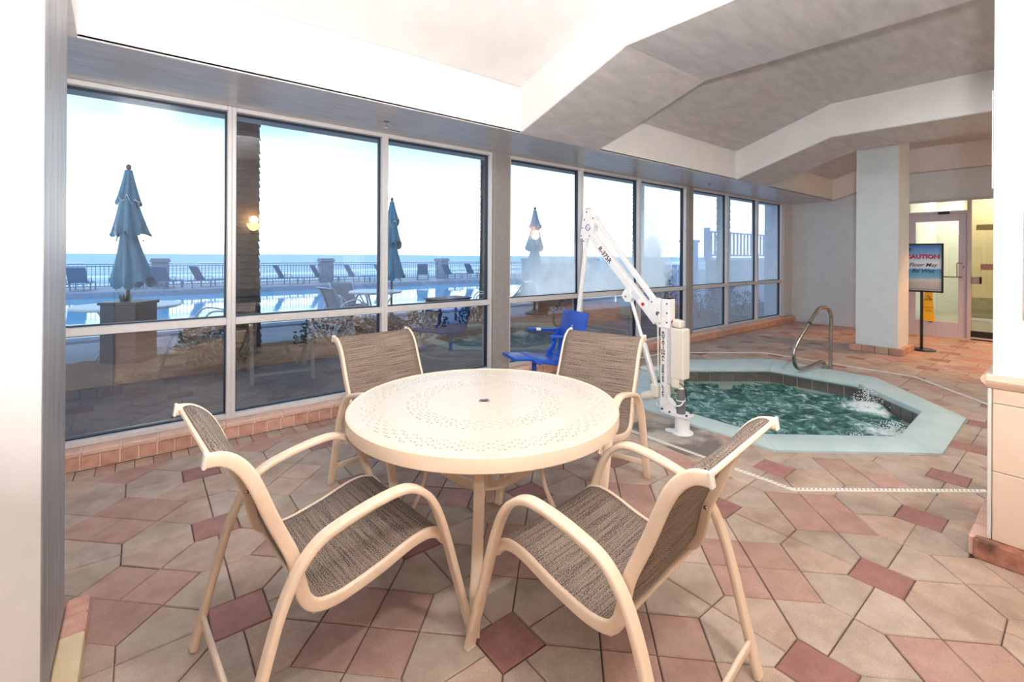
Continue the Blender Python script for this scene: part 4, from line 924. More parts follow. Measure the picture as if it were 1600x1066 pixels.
# ------------------------------------------------------------------ caution stand by the column
st = thing('caution_sign_stand', 'black framed beach poster reading CAUTION Floor May Be Wet on black pole stand', 'sign', (9.22, 1.645, 0))
mb = MB(); mb.lathe([(0, .002), (.165, .002), (.168, .010), (.15, .018), (.03, .024), (0, .024)], n=40); obj('base', mb, 'black_metal', st)
mb = MB(); mb.box((0, 0, .46), (.028, .034, .88), bev=.003); obj('pole', mb, 'black_metal', st)
mb = MB()
for y, z, dy, dz in ((.231, 1.24, .022, .73), (-.231, 1.24, .022, .73), (0, .886, .484, .022), (0, 1.594, .484, .022)): mb.box((0, y, z), (.028, dy, dz), bev=.003)
obj('frame', mb, 'black_metal', st)
mb = MB(); mb.box((.004, 0, 1.24), (.012, .444, .69)); po = obj('poster', mb, 'beach_print', st, smooth=False)
mb = MB()
for y, z, dy, dz in ((.205, 1.24, .004, .636), (-.205, 1.24, .004, .636), (0, .922, .414, .004), (0, 1.558, .414, .004)): mb.box((-.0026, y, z), (.0012, dy, dz))
obj('border_line', mb, 'lettering_navy', po, smooth=False)
mb = MB(); rs = random.Random(5)
for k in range(9):
    a = R(rs.uniform(150, 300)); L = rs.uniform(.07, .13); p = V((-.003, .195, 1.55)); d = V((0, cos(a) * .9 - .25, sin(a))) * L; n_ = V((0, -d.z, d.y)).normalized() * .012
    d = V((0, -abs(d.y), -abs(d.z) * .8)); mb.add([p, p + d * .5 + n_, p + d, p + d * .5 - n_], [(0, 1, 2, 3)])
obj('palm_print', mb, 'leaf_blue', po, smooth=False)
wpo = V((9.22, 1.637, 0))
text('CAUTION', .086, 'lettering_navy', po, wpo + V((-.0030, .001, 1.4045)), (0, -1, 0), (-1, 0, 0), extrude=.0002, offset=.003)
text('CAUTION', .086, 'lettering_red', po, wpo + V((-.0036, .005, 1.409)), (0, -1, 0), (-1, 0, 0), extrude=.0002, offset=.002)
text('Floor May', .078, 'lettering_navy', po, wpo + V((-.0032, 0, 1.282)), (0, -1, 0), (-1, 0, 0), extrude=.0003, shear=.3, offset=.001)
text('Be Wet', .080, 'lettering_navy', po, wpo + V((-.0032, 0, 1.193)), (0, -1, 0), (-1, 0, 0), extrude=.0003, shear=.3, offset=.001)

# ------------------------------------------------------------------ glazed door, sidelight and the corridor behind
dr = structure('door_1', (XF, 1.77, 0))
def yz(mb, y0, y1, z0, z1, x0, x1, bev=.003): mb.box(((x0 + x1) / 2, (y0 + y1) / 2, (z0 + z1) / 2), (x1 - x0, abs(y1 - y0), z1 - z0), bev=bev); return mb
mb = MB()
for q in ((2.17, 2.22, 0, 2.42), (1.335, 1.382, 0, 2.42), (1.382, 2.17, 2.165, 2.21), (1.382, 2.17, 2.385, 2.42)): yz(mb, *q, XF - .03, XF + .08)
obj('door_frame', mb, 'door_metal', dr, world=True)
mb = MB()
for q in ((2.065, 2.165, .012, 2.16), (1.388, 1.49, .012, 2.16), (1.49, 2.065, .012, .265), (1.49, 2.065, 2.035, 2.16)): yz(mb, *q, XF, XF + .045)
lf = obj('door_leaf', mb, 'door_metal', dr, world=True)
mb = MB(); yz(mb, 1.49, 2.065, .265, 2.035, XF + .02, XF + .026, 0); obj('door_pane', mb, 'door_glass', dr, world=True, smooth=False)
mb = MB(); yz(mb, 1.382, 2.17, 2.21, 2.385, XF + .02, XF + .026, 0); obj('transom_pane', mb, 'door_glass', dr, world=True, smooth=False)
mb = MB(); mb.tube([(XF - .05, 2.10, 1.06), (XF - .05, 1.44, 1.06)], .011, 10); mb.tube([(XF - .05, 2.10, 1.06), (XF, 2.10, 1.06)], .008, 8); mb.tube([(XF - .05, 1.44, 1.06), (XF, 1.44, 1.06)], .008, 8); obj('push_bar', mb, 'brushed_steel', dr, world=True)
mb = MB(); mb.tube(smooth_path([(XF, 1.445, 1.30), (XF - .05, 1.46, 1.30), (XF - .055, 1.50, 1.295), (XF - .055, 1.50, 1.20), (XF - .055, 1.50, 1.07)], 4), .009, 8); obj('pull_handle', mb, 'brushed_steel', dr, world=True)
mb = MB(); mb.lathe([(0, 0), (.018, 0), (.018, .006), (0, .008)], (XF, 1.425, 1.235), 14, axis=(-1, 0, 0)); obj('lock_cylinder', mb, 'brushed_steel', dr, world=True)
mb = MB(); yz(mb, 1.60, 1.75, 2.155, 2.20, XF - .06, XF - .031); obj('door_closer', mb, 'black_metal', dr, world=True)
for z in (.012,):
    mb = MB(); yz(mb, 1.33, 2.22, .0, .010, XF - .04, XF + .1, .002); obj('threshold', mb, 'aluminium', dr, world=True)
sl = structure('window_10', (XF, .9, 0))
mb = MB()
for q in ((.42, .47, 0, 2.42), (.47, 1.335, 2.385, 2.42), (.47, 1.335, .02, .045)): yz(mb, *q, XF - .03, XF + .08)
obj('window_frame', mb, 'door_metal', sl, world=True)
mb = MB(); yz(mb, .47, 1.335, 0, .15, XF + .001, XF + .06); obj('kick_panel', mb, 'dark_gap', sl, world=True)
mb = MB(); yz(mb, .47, 1.335, .15, 2.385, XF + .02, XF + .026, 0); obj('pane', mb, 'door_glass', sl, world=True, smooth=False)
mb = MB(); yz(mb, 1.215, 1.325, .955, 1.075, XF - .05, XF + .015, .012); ke = obj('exit_device', mb, 'bronze_post', sl, world=True)
mb = MB(); yz(mb, 1.205, 1.225, .955, 1.075, XF - .055, XF + .015, .006); obj('device_end', mb, 'black_rubber', ke, world=True)
mb = MB(); yz(mb, .98, 1.275, 1.86, 1.955, XF + .015, XF + .019, 0); obj('tan_card', mb, 'card_tan', sl, world=True, smooth=False)
mb = MB(); yz(mb, .98, 1.222, 1.19, 1.29, XF + .015, XF + .019, 0); obj('red_card', mb, 'card_red', sl, world=True, smooth=False)
wf = thing('wet_floor_sign', 'yellow plastic wet floor sign hung on the glass door', 'sign', (XF - .012, 1.88, .25))
mb = MB(); mb.extrude([(0, -.088, .0), (0, .088, .012), (0, .048, .66), (0, -.048, .66)], (.008, 0, 0)); pn = obj('panel', mb, 'sign_yellow', wf, smooth=False)
mb = MB(); mb.tube([(-.004, -.05, .385), (-.004, .006, .475), (-.004, .05, .385), (-.004, -.045, .385)], .0045, 5); mb.tube([(-.004, .02, .395), (-.004, -.006, .44), (-.004, -.025, .395)], .004, 5); obj('pictogram', mb, 'lettering_dark', pn)
text('CAUTION', .030, 'lettering_dark', pn, (XF - .0128, 1.88, .50), (0, -1, 0), (-1, 0, 0), extrude=.0003)
text('WET\nFLOOR', .030, 'lettering_dark', pn, (XF - .0128, 1.88, .445), (0, -1, 0), (-1, 0, 0), extrude=.0003)
mb = MB(); mb.box((.002, -.03, -.005), (.012, .05, .012), bev=.002); obj('foot', mb, 'black_rubber', wf)
mb = MB(); mb.tube([(.004, 0, .65), (.004, 0, .79)], .004, 6); mb.tube(smooth_path([(.004, 0, .79), (-.02, 0, .825), (-.038, 0, .83)], 4), .004, 6); obj('hook', mb, 'black_rubber', wf)
cor = structure('wall_corridor', (13, 1.3, 0))
mb = MB(); mb.box((13.62, 2.6, 1.5), (4.8, .1, 3.0)); obj('side_panel', mb, 'corridor_white', cor, world=True, smooth=False)
mb = MB(); mb.box((13.62, -.55, 1.5), (4.8, .1, 3.0)); obj('side_panel', mb, 'corridor_white', cor, world=True, smooth=False)
mb = MB(); mb.box((14.5, .68, 1.75), (.1, 2.36, 2.5)); obj('end_panel', mb, 'corridor_yellow', cor, world=True, smooth=False)
mb = MB(); mb.box((14.48, .68, .29), (.12, 2.36, .45)); obj('dado_panel', mb, 'corridor_dado', cor, world=True, smooth=False)
mb = MB(); mb.box((16.05, 2.1, 1.5), (.1, 1.1, 3.0)); obj('end_panel', mb, 'corridor_white', cor, world=True, smooth=False)
mb = MB(); mb.box((13.7, 1.0, -.02), (5.2, 3.2, .04)); obj('corridor_floor', mb, 'corridor_floor', cor, world=True, smooth=False)
mb = MB(); mb.box((13.7, 1.0, 2.95), (5.0, 3.2, .1)); obj('corridor_ceiling', mb, 'corridor_white', cor, world=True, smooth=False)
for x, y in ((12.6, 1.3), (13.9, 1.4), (15.3, 2.1)):
    mb = MB(); mb.box((x, y, 2.88), (.52, .52, .03), bev=.004); obj('light_panel', mb, 'tube_light', cor, world=True)

# wall sconces on the back wall (seen mirrored in the glass)
for i, (x, lab) in enumerate(((1.80, 'glowing amber bowl sconce on back wall, mirrored in the palm trunk window'), (9.55, 'glowing amber bowl sconce on back wall near the glazed door'))):
    t = thing('wall_sconce', lab, 'lamp', (x, -2.50, 1.93), 0, 'amber wall sconces')
    mb = MB(); mb.lathe([(.0, -.06), (.03, -.06), (.075, -.03), (.115, .03), (.135, .09), (.128, .09), (.105, .035), (.0, .0)][::-1], (0, .10, 0), 24); obj('bowl', mb, 'sconce_glow', t)
    mb = MB(); mb.box((0, .012, -.02), (.09, .024, .16), bev=.006); mb.cyl((0, .0, -.05), (0, .10, -.055), .014, 10); obj('bracket', mb, 'bronze_post', t)
    l = bpy.data.lights.new('sconce_bulb', 'POINT'); l.energy = (9, 14)[i]; l.color = (1.0, .50, .20); l.shadow_soft_size = .08
    o = bpy.data.objects.new('sconce_bulb', l); C.objects.link(o); o.parent = t; o.location = (0, .14, .16)

# ------------------------------------------------------------------ outdoors
GZ = -.12
mb = MB(); mb.box((15, 5.65, GZ - .05), (50, 2.7, .1)); struct('terrain_patio', mb, 'patio_stone', False)
mb = MB(); NXm, NYm = 120, 16
for j in range(NYm + 1):
    for i in range(NXm + 1):
        x = -4 + 16.2 * i / NXm; y = 7.0 + 1.75 * j / NYm; e = min(j, NYm - j) / NYm
        mb.v.append(V((x, y, GZ + .005 + .10 * min(1, e * 4) * (.6 + .4 * noise.noise((x * 1.2, y * 1.2, 0))) + .02 * noise.noise((x * 7, y * 7, 3)))))
for j in range(NYm):
    for i in range(NXm): k = j * (NXm + 1) + i; mb.f.append((k, k + 1, k + NXm + 2, k + NXm + 1))
tag(obj('mulch', mb, 'mulch', angle=180), 'band of orange-brown mulch between patio and pool deck', 'mulch', kind='stuff')
PX0, PX1, PY0, PY1 = -14, 19.5, 10.7, 23.6
mb = MB(); mb.box((15, 8.85, GZ - .06), (70, 3.7, .1)); mb.box((15, 25.85, GZ - .06), (70, 4.5, .1)); mb.box((-17, 17.15, GZ - .06), (6, 12.9, .1)); mb.box((34.75, 17.15, GZ - .06), (30.5, 12.9, .1))
struct('terrain_deck', mb, 'deck', False)
pool = structure('trim_5', (3, 17, GZ))
mb = MB(); mb.box(((PX0 + PX1) / 2, PY1 - .02, GZ - .10), (PX1 - PX0, .5, .26), bev=.02); obj('pool_coping', mb, 'stone_post', pool, world=True)
mb = MB(); mb.box(((PX0 + PX1) / 2, PY0 + .15, GZ - .02), (PX1 - PX0, .4, .10), bev=.02); obj('pool_coping', mb, 'stone_post', pool, world=True)
mb = MB(); mb.box(((PX0 + PX1) / 2, (PY0 + PY1) / 2, GZ - .22), (PX1 - PX0 + .4, PY1 - PY0 + .4, .05)); tag(obj('pool_water', mb, 'pool_water', smooth=False), 'wide bright outdoor swimming pool reflecting the sky', 'pool', kind='stuff')
mb = MB(); mb.box((20, 44, -3.2), (500, 32, .4)); struct('terrain_beach', mb, 'sand', False)
mb = MB(); ys = [58 + 3.2 * i for i in range(60)] + [260 + 60 * i * (1 + i * .05) for i in range(26)]; xs_ = [-900 + 45 * i for i in range(56)]
for y in ys:
    for x in xs_: mb.v.append(V((x, y, -3.25 + (.35 * max(0, sin(y * .33 + .6 * noise.noise((x * .01, y * .01, 0))) - .4) if y < 250 else 0))))
for j in range(len(ys) - 1):
    for i in range(len(xs_) - 1): k = j * len(xs_) + i; mb.f.append((k, k + 1, k + len(xs_) + 1, k + len(xs_)))
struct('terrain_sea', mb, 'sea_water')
# building outside the window wall
mb = MB(); mb.box((4.3, 4.50, 3.5), (15, .30, 1.9)); mb.box((4.3, 4.50, 8.5), (15, .30, 8)); struct('wall_facade_sky_block', mb, 'wall_outside', False)  # unseen upper wall added to block sky light from the ground near the windows
mb = MB(); mb.box((13.3, 4.55, 3), (4.2, .42, 7)); struct('wall_neighbour', mb, 'wall_outside', False)
mb = MB(); mb.box((-1.7, 4.50, 1.2), (1.95, .2, 2.8)); struct('wall_facade_return', mb, 'wall_outside', False)

# pool fence with stone posts
FYY = 26.6
fn = thing('pool_fence', 'long slim metal railing with upright bars along the sea side of the pool', 'fence', (4, FYY, GZ))
mb = MB()
for z in (.08, .92, 1.02): mb.box((8, FYY, GZ + z), (54, .045, .04))
obj('rails', mb, 'fence_metal', fn, world=True, smooth=False)
mb = MB(); x = -18.9
while x < 34.9: mb.box((x, FYY, GZ + .52), (.022, .022, .92)); x += .14
obj('balusters', mb, 'fence_metal', fn, world=True, smooth=False, kind='stuff')
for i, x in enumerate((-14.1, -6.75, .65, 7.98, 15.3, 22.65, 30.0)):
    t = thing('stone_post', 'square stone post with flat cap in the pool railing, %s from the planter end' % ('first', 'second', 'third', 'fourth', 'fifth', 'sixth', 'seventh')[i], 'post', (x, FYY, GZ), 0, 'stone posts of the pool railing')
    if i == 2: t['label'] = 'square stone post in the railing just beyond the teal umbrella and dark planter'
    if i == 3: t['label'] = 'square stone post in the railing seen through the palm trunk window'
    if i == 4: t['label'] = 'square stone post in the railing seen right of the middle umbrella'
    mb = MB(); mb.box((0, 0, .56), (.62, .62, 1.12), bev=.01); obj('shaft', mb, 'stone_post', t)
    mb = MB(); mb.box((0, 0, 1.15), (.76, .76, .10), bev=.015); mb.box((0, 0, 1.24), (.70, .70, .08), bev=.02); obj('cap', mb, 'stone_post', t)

# loungers
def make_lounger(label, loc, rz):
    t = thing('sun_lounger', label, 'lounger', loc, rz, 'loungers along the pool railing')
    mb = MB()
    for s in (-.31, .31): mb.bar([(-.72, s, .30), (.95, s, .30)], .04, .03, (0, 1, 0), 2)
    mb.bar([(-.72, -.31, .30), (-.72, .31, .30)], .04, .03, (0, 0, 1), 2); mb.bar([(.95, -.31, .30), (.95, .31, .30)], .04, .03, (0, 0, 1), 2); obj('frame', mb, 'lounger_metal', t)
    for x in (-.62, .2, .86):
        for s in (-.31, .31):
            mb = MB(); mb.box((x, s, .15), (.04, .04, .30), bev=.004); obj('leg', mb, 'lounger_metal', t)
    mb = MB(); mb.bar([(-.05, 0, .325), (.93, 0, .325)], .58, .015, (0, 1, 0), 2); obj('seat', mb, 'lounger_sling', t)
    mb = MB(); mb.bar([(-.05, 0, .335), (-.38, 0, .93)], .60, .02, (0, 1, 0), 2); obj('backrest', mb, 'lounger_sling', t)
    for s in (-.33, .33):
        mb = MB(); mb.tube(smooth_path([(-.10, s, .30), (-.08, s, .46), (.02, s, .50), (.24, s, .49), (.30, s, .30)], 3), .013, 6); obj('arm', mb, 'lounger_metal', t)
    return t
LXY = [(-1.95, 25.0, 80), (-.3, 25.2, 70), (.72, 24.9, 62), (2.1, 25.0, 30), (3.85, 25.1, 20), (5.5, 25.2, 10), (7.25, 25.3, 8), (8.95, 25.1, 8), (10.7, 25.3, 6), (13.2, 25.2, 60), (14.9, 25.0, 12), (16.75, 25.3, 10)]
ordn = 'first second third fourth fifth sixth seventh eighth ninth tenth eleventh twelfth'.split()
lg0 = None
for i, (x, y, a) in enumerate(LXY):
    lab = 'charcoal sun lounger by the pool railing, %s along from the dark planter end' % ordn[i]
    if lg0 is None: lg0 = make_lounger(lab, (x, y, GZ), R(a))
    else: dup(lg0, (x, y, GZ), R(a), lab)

# umbrellas
def make_umbrella(label, loc, h, k, m, seed):
    t = thing('patio_umbrella', label, 'umbrella', loc, seed * .7, 'folded patio umbrellas')
    rs = random.Random(seed)
    mb = MB(); mb.cyl((0, 0, .0), (0, 0, h - .05), .024, 12); obj('pole', mb, 'wood_brown', t)
    mb = MB(); mb.lathe([(0, h + .05), (.022, h + .04), (.034, h + .01), (.03, h - .02), (.014, h - .035), (.02, h - .05), (0, h - .05)][::-1], n=14); obj('finial', mb, 'wood_brown', t)
    tiers = [(h - .04, h - .52, .045, .135), (h - .46, h - 1.02, .10, .205), (h - .98, h - 1.74, .10, .25)]
    for q, (z1, z0, r1, r0) in enumerate(tiers):
        NA = 48; ph = rs.uniform(0, 6); lean = V((rs.uniform(-.02, .02) + .03 * q * k, rs.uniform(-.02, .02), 0)); mb = MB(); tr = MB()
        prof = [(r1 + (r0 - r1) * (j / 10) ** 1.15, z1 + (z0 - z1) * j / 10) for j in range(11)]
        for j, (r, z) in enumerate(prof):
            for i in range(NA):
                a = 2 * pi * i / NA; f = 1 + (.05 + .16 * j / 10) * sin(8 * a + ph) + .05 * sin(3 * a + ph * 2) * j / 10
                zz = z + (.05 * cos(8 * a + ph) + .05 * sin(2 * a + ph)) * (j / 10) ** 3
                mb.v.append(V((r * f * cos(a), r * f * sin(a), zz)) + lean * (j / 10))
        for j in range(10):
            for i in range(NA): mb.f.append((j * NA + i, j * NA + (i + 1) % NA, (j + 1) * NA + (i + 1) % NA, (j + 1) * NA + i))
        mb.f.append(tuple(range(NA)))
        o = obj('canopy_tier', mb, m, t, angle=60)
        for i in range(NA):
            a = 10 * NA + i; v = mb.v[a]; c = V((v.x * 1.012, v.y * 1.012, v.z)); tr.v += [c + V((0, 0, .022)), c]
        for i in range(NA): j2 = (i + 1) % NA; tr.f.append((2 * i, 2 * j2, 2 * j2 + 1, 2 * i + 1))
        obj('hem', tr, 'umbrella_trim' if q == 0 else m, o)
    mb = MB(); mb.lathe([(0, 0), (.24, 0), (.25, .05), (.10, .08), (.04, .14), (.04, .30), (0, .30)], n=24); obj('base', mb, 'planter_dark', t)
    return t
make_umbrella('folded teal umbrella rising through outdoor table beside the dark planter box', (-.16, 9.05, GZ), 2.80, 1., 'umbrella_cloth', 1)
make_umbrella('folded blue-green umbrella standing beyond the chair on the window side of the table', (4.37, 9.81, GZ), 2.74, .5, 'umbrella_cloth', 2)
make_umbrella('pale folded umbrella beyond the fogged window by the spiky shrub', (7.95, 9.05, GZ), 2.72, 1.2, 'umbrella_pale', 5)

# outdoor tables and chairs
def make_outdoor_table(label, loc, r):
    t = thing('outdoor_table', label, 'table', loc, 0, 'outdoor tables on the pool deck')
    mb = MB(); mb.lathe([(0, .70), (r - .02, .70), (r, .71), (r, .735), (r - .01, .742), (0, .742)], n=48); obj('tabletop', mb, 'outdoor_frame', t)
    for k in range(4):
        a = R(45 + 90 * k); mb = MB(); mb.bar(smooth_path([V((cos(a) * q, sin(a) * q, z)) for q, z in ((r * .7, .70), (r * .45, .45), (r * .45, .30), (r * .75, .0))], 4), .04, .02, (-sin(a), cos(a), 0), 2); obj('leg', mb, 'outdoor_frame', t)
    return t
make_outdoor_table('pale round outdoor table under the folded teal umbrella', (-.16, 9.05, GZ), .66)
make_outdoor_table('pale round outdoor table next to the blue-green folded umbrella', (3.9, 9.55, GZ), .55)
OM = {'cream_metal': 'outdoor_frame', 'sling_brown': 'outdoor_sling', 'cream_plastic': 'outdoor_frame'}
OG = 'outdoor sling chairs on the pool deck'
for x, y, a, lab in ((.95, 8.75, 185, 'outdoor sling chair facing the teal umbrella table, near the palm trunk'), (-1.5, 9.3, 10, 'outdoor sling chair on the far end of the umbrella table'),
                     (3.15, 9.3, 12, 'outdoor sling chair beyond the palm trunk facing the second outdoor table'), (6.35, 9.0, 150, 'bluish outdoor sling chair beyond the wooden table, facing the pool'), (3.6, 10.3, 280, 'outdoor sling chair on the pool side of the second outdoor table')):
    f = (x + .38 * cos(R(a)), y + .38 * sin(R(a)), GZ); dup(chA, f, R(a), lab, OG, OM)
t = thing('wooden_bench', 'low brown wooden slatted side table beside the blue-green umbrella', 'table', (5.35, 9.0, GZ), R(10))
for k in range(5):
    mb = MB(); mb.box((0, -.22 + .11 * k, .55), (.95, .10, .03), bev=.005); obj('slat', mb, 'wood_brown', t)
for x in (-.42, .42):
    for y in (-.22, .22):
        mb = MB(); mb.box((x, y, .27), (.05, .05, .54), bev=.005); obj('leg', mb, 'wood_brown', t)
mb = MB(); mb.box((0, .24, .49), (.85, .03, .08)); mb.box((0, -.24, .49), (.85, .03, .08)); obj('apron', mb, 'wood_brown', t)
# dark planter box
t = thing('planter_box', 'dark square planter box with a tuft of grass in front of the umbrella table', 'planter', (-.13, 8.15, GZ), R(-35))
mb = MB(); mb.box((0, 0, .42), (.46, .40, .84), bev=.01); obj('box', mb, 'planter_dark', t)
mb = MB(); mb.box((0, 0, .85), (.50, .44, .04), bev=.006); obj('rim', mb, 'planter_dark', t)
mb = MB(); rs = random.Random(9)
for k in range(60):
    a = rs.uniform(0, 6.28); r = rs.uniform(0, .05); p = V((r * cos(a) - .05, r * sin(a), .86)); d = V((cos(a) * .07, sin(a) * .07, rs.uniform(.08, .15))); n_ = V((-sin(a), cos(a), 0)) * .006
    mb.add([p - n_, p + n_, p + d], [(0, 1, 2)])
obj('grass_tuft', mb, 'leaf_dark', t)
# dark towel bin
t = thing('towel_bin', 'tall dark bin whose glossy face mirrors behind the pool lift seat', 'bin', (9.75, 10.1, GZ), R(-42))
mb = MB(); mb.box((0, 0, .60), (.90, .60, 1.20), bev=.02); obj('body', mb, 'bin_dark', t)
mb = MB(); mb.box((0, 0, 1.24), (.96, .66, .08), bev=.02); obj('lid', mb, 'bin_dark', t)
mb = MB(); mb.box((0, -.306, .85), (.50, .012, .16), bev=.004); obj('flap', mb, 'black_metal', t)

# palms
def frond(mb, base, ang, L, droop, n=9):
    d = V((cos(ang), sin(ang), 0)); pts = []
    for i in range(n + 1):
        q = i / n; pts.append(base + d * (L * q * (1 - .25 * q)) + V((0, 0, L * (.35 * q - droop * q * q))))
    mb.tube(pts, .012, 4, scales=[1 - .7 * i / n for i in range(n + 1)])
    s = V((-d.y, d.x, 0))
    for i in range(1, n * 3):
        q = i / (n * 3); k = min(int(q * n), n - 1); p = pts[k].lerp(pts[k + 1], q * n - k); w = L * .32 * sin(pi * min(1, q * .9 + .1)) ** .7
        for sg in (-1, 1):
            tip = p + s * sg * w * .8 + d * w * .35 - V((0, 0, w * .55)); mb.add([p, p + d * .03, tip], [(0, 1, 2)])
def make_palm(label, loc, r, h, seed, crown, bark='palm_bark'):
    t = thing('palm_tree', label, 'palm', loc, 0, 'palm trees outside the windows'); rs = random.Random(seed)
    prof = []
    z = 0
    while z < h:
        q = r * (1.15 - .2 * min(1, z / 1.5)) ; prof += [(q * 1.05, z), (q * .96, z + .09)]; z += .10
    mb = MB(); mb.lathe(prof, n=18, mod=lambda a, j: 1 + .05 * sin(5 * a + j * 1.7) + .02 * noise.noise((a * 2, j * .7, seed))); obj('trunk', mb, bark, t)
    if crown:
        for k in range(crown):
            mb = MB(); frond(mb, V((0, 0, h - .05)), 2 * pi * k / crown + rs.uniform(-.2, .2), rs.uniform(1.15, 1.4), rs.uniform(.7, 1.5)); obj('frond', mb, 'leaf_dark', t)
    return t
make_palm('thick dark palm trunk growing close behind the window and mirroring the sconce', (1.19, 7.75, GZ), .18, 7.2, 1, 9)
make_palm('slim dark palm trunk seen beside the wide window post', (6.9, 9.85, GZ), .10, 6.5, 2, 8)
make_palm('tall palm trunk behind the lift arm', (10.85, 7.98, GZ), .165, 6.0, 3, 10, 'palm_bark_hazed')
make_palm('tall palm trunk in front of the white terrace wall', (11.34, 5.8, GZ), .165, 4.9, 4, 12, 'palm_bark_hazed')

# shrubs
def make_shrub(name, label, loc, dims, n, m, seed, leaf=.07, group='low shrubs in the mulch bed'):
    t = thing(name, label, 'shrub', loc, 0, group); rs = random.Random(seed); mb = MB(); st = MB()
    for k in range(n):
        a = rs.uniform(0, 2 * pi); u = rs.random() ** .4; el_ = rs.uniform(.05, 1.)
        p = V((dims[0] * u * cos(a) * sqrt(max(0, 1 - el_ * el_ * .7)), dims[1] * u * sin(a) * sqrt(max(0, 1 - el_ * el_ * .7)), dims[2] * (el_ * .85 + .08)))
        d = V((cos(a) + rs.gauss(0, .5), sin(a) + rs.gauss(0, .5), rs.uniform(-.2, 1.))).normalized(); s_ = d.cross(V((rs.gauss(0, 1), rs.gauss(0, 1), rs.gauss(0, 1)))).normalized(); L = leaf * rs.uniform(.7, 1.3)
        mb.add([p, p + d * L * .5 + s_ * L * .3, p + d * L, p + d * L * .5 - s_ * L * .3], [(0, 1, 2, 3)])
    for k in range(7):
        a = rs.uniform(0, 6.28); st.tube([V((0, 0, 0)), V((dims[0] * .5 * cos(a), dims[1] * .5 * sin(a), dims[2] * .7))], .008, 5)
    obj('foliage', mb, m, t, smooth=False); obj('stems', st, 'palm_bark', t); return t
k = 0
for x, y, w, h, m, lab in ((.75, 8.3, .40, .42, 'leaf_dark', 'low green shrub in the mulch by the dark planter'), (.85, 7.45, .38, .42, 'leaf_dark', 'bushy green shrub at the foot of the thick palm trunk'), (2.5, 7.95, .6, .5, 'leaf_dark', 'broad green shrub beyond the thick palm trunk'), (3.5, 8.3, .45, .35, 'leaf_dark', 'low shrub under the second outdoor table'),
                           (4.5, 8.5, .5, .38, 'leaf_dark', 'low green shrub below the blue-green umbrella'), (5.6, 8.3, .4, .45, 'leaf_dark', 'small shrub by the brown wooden side table'), (8.6, 8.6, .5, .5, 'leaf_blue', 'bluish shrub below the pale umbrella'), (12.15, 5.75, .6, .62, 'leaf_blue', 'rounded grey-green bush at the foot of the terrace wall'), (10.6, 6.0, .5, .6, 'leaf_blue', 'grey-green bush beside the tall palm trunk'), (12.6, 8.35, .5, 1.0, 'leaf_dark', 'upright green shrub growing by the white fence boards')):
    make_shrub('shrub', lab, (x, y, GZ), (w, w * .8, h), 420, m, 20 + k); k += 1
for i, (x, y, m, sc, lab) in enumerate(((6.75, 8.75, 'leaf_olive', .9, 'olive spiky cycad shrub behind the blue lift seat mirror'), (7.75, 8.5, 'leaf_blue', 1.15, 'grey-green spiky shrub at the foot of the pale umbrella'))):
    t = thing('spiky_shrub', lab, 'shrub', (x, y, GZ), 0, 'spiky shrubs by the pale umbrella'); rs = random.Random(40 + i)
    mb = MB(); mb.lathe([(0, 0), (.12, 0), (.14, .2), (.10, .42), (0, .44)], n=12); obj('trunk', mb, 'palm_bark', t)
    for q in range(16):
        mb = MB(); frond(mb, V((0, 0, .40)), 2 * pi * q / 16 + rs.uniform(-.2, .2), rs.uniform(.65, .95) * sc, rs.uniform(-.35, .4), 6); obj('leaf', mb, m, t)

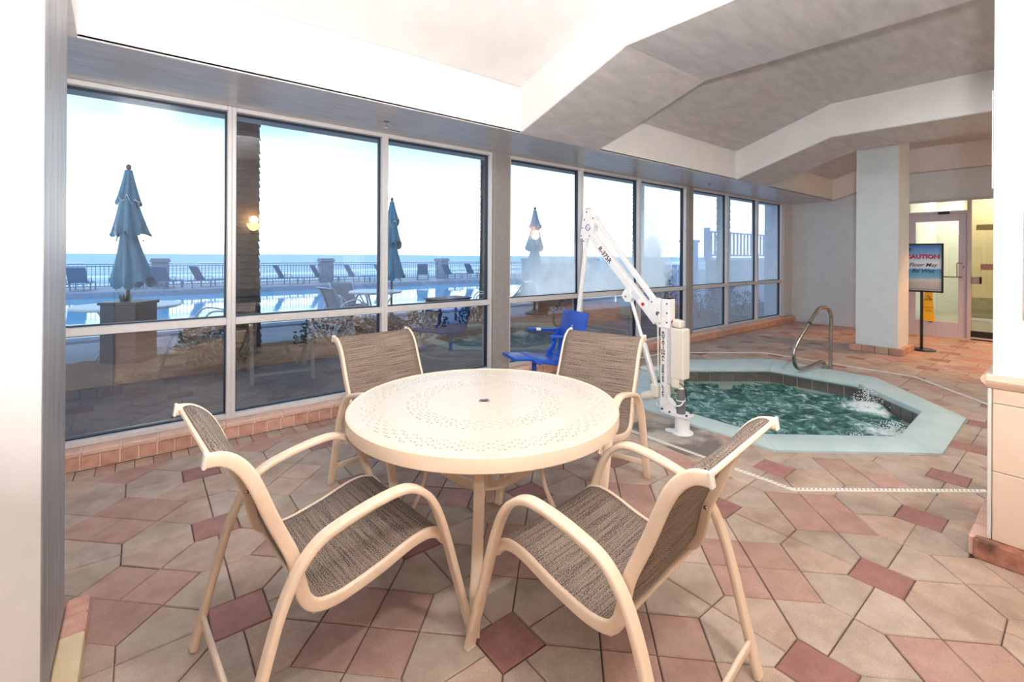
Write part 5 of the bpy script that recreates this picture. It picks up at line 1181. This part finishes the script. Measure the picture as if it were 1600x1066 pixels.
# white terrace with railing, white fence box
te = thing('white_terrace', 'raised white terrace with slatted white railing beyond the end windows', 'terrace', (14.5, 7.2, GZ))
mb = MB(); mb.prism([(12.5, 6.9), (18.6, 6.9), (18.6, 10.1)], GZ, 1.23); obj('wall', mb, 'grey_stone_white', te, world=True, smooth=False)
mb = MB(); mb.prism([(12.36, 6.83), (18.7, 6.83), (18.7, 10.22)], 1.23, 1.29, .01); obj('ledge', mb, 'grey_stone_white', te, world=True)
TA, TB, TCn = V((12.62, 6.93, 0)), V((18.5, 6.93, 0)), V((18.5, 10.02, 0))
rl = MB()
for z in (1.42, 2.10):
    for a, b in ((TA, TB), (TA, TCn)): rl.bar([a + V((0, 0, z)), b + V((0, 0, z))], .05, .07, (0, 0, 1), 1)
obj('rails', rl, 'terrace_rail', te, world=True, smooth=False)
for a, b, n_ in ((TA, TB, 26), (TA, TCn, 28)):
    mbp = MB(); mbp.box((0, 0, 0), (.045, .045, .66)); me = mesh_of(mbp, 'baluster', 'terrace_rail', smooth=False)
    for k in range(1, n_): rep('baluster', me, te, a.lerp(b, k / n_) + V((0, 0, 1.76)), atan2((b - a).y, (b - a).x))
for p in (TA, TA.lerp(TB, .5), TB, TCn):
    mb = MB(); mb.box((p.x, p.y, 1.75), (.13, .13, .92), bev=.008); obj('newel', mb, 'terrace_rail', te, world=True)
bx = thing('white_fence', 'white boarded pool equipment fence beyond the fogged window', 'fence', (13.5, 8.75, GZ), R(-35))
for k in range(5):
    mb = MB(); mb.box((-.42 + .21 * k, 0, .62), (.18, .03, 1.22), bev=.005); obj('board', mb, 'terrace_rail', bx)
mb = MB(); mb.box((0, .04, .25), (1.0, .04, .09)); mb.box((0, .04, 1.0), (1.0, .04, .09)); obj('rails', mb, 'terrace_rail', bx)
t = thing('white_post', 'square white post with small cap beside the terrace', 'post', (14.1, 8.35, GZ))
mb = MB(); mb.box((0, 0, .98), (.40, .40, 1.96), bev=.01); obj('shaft', mb, 'terrace_rail', t)
mb = MB(); mb.box((0, 0, 2.0), (.50, .50, .08), bev=.015); obj('cap', mb, 'terrace_rail', t)
t = thing('planter_bowl', 'wide grey planter bowl in front of the white terrace wall', 'planter', (12.2, 6.3, GZ))
mb = MB(); mb.lathe([(0, 0), (.16, 0), (.20, .42), (.40, .78), (.43, .84), (.39, .84), (.18, .5), (0, .48)], n=28); obj('bowl', mb, 'lounger_metal', t)
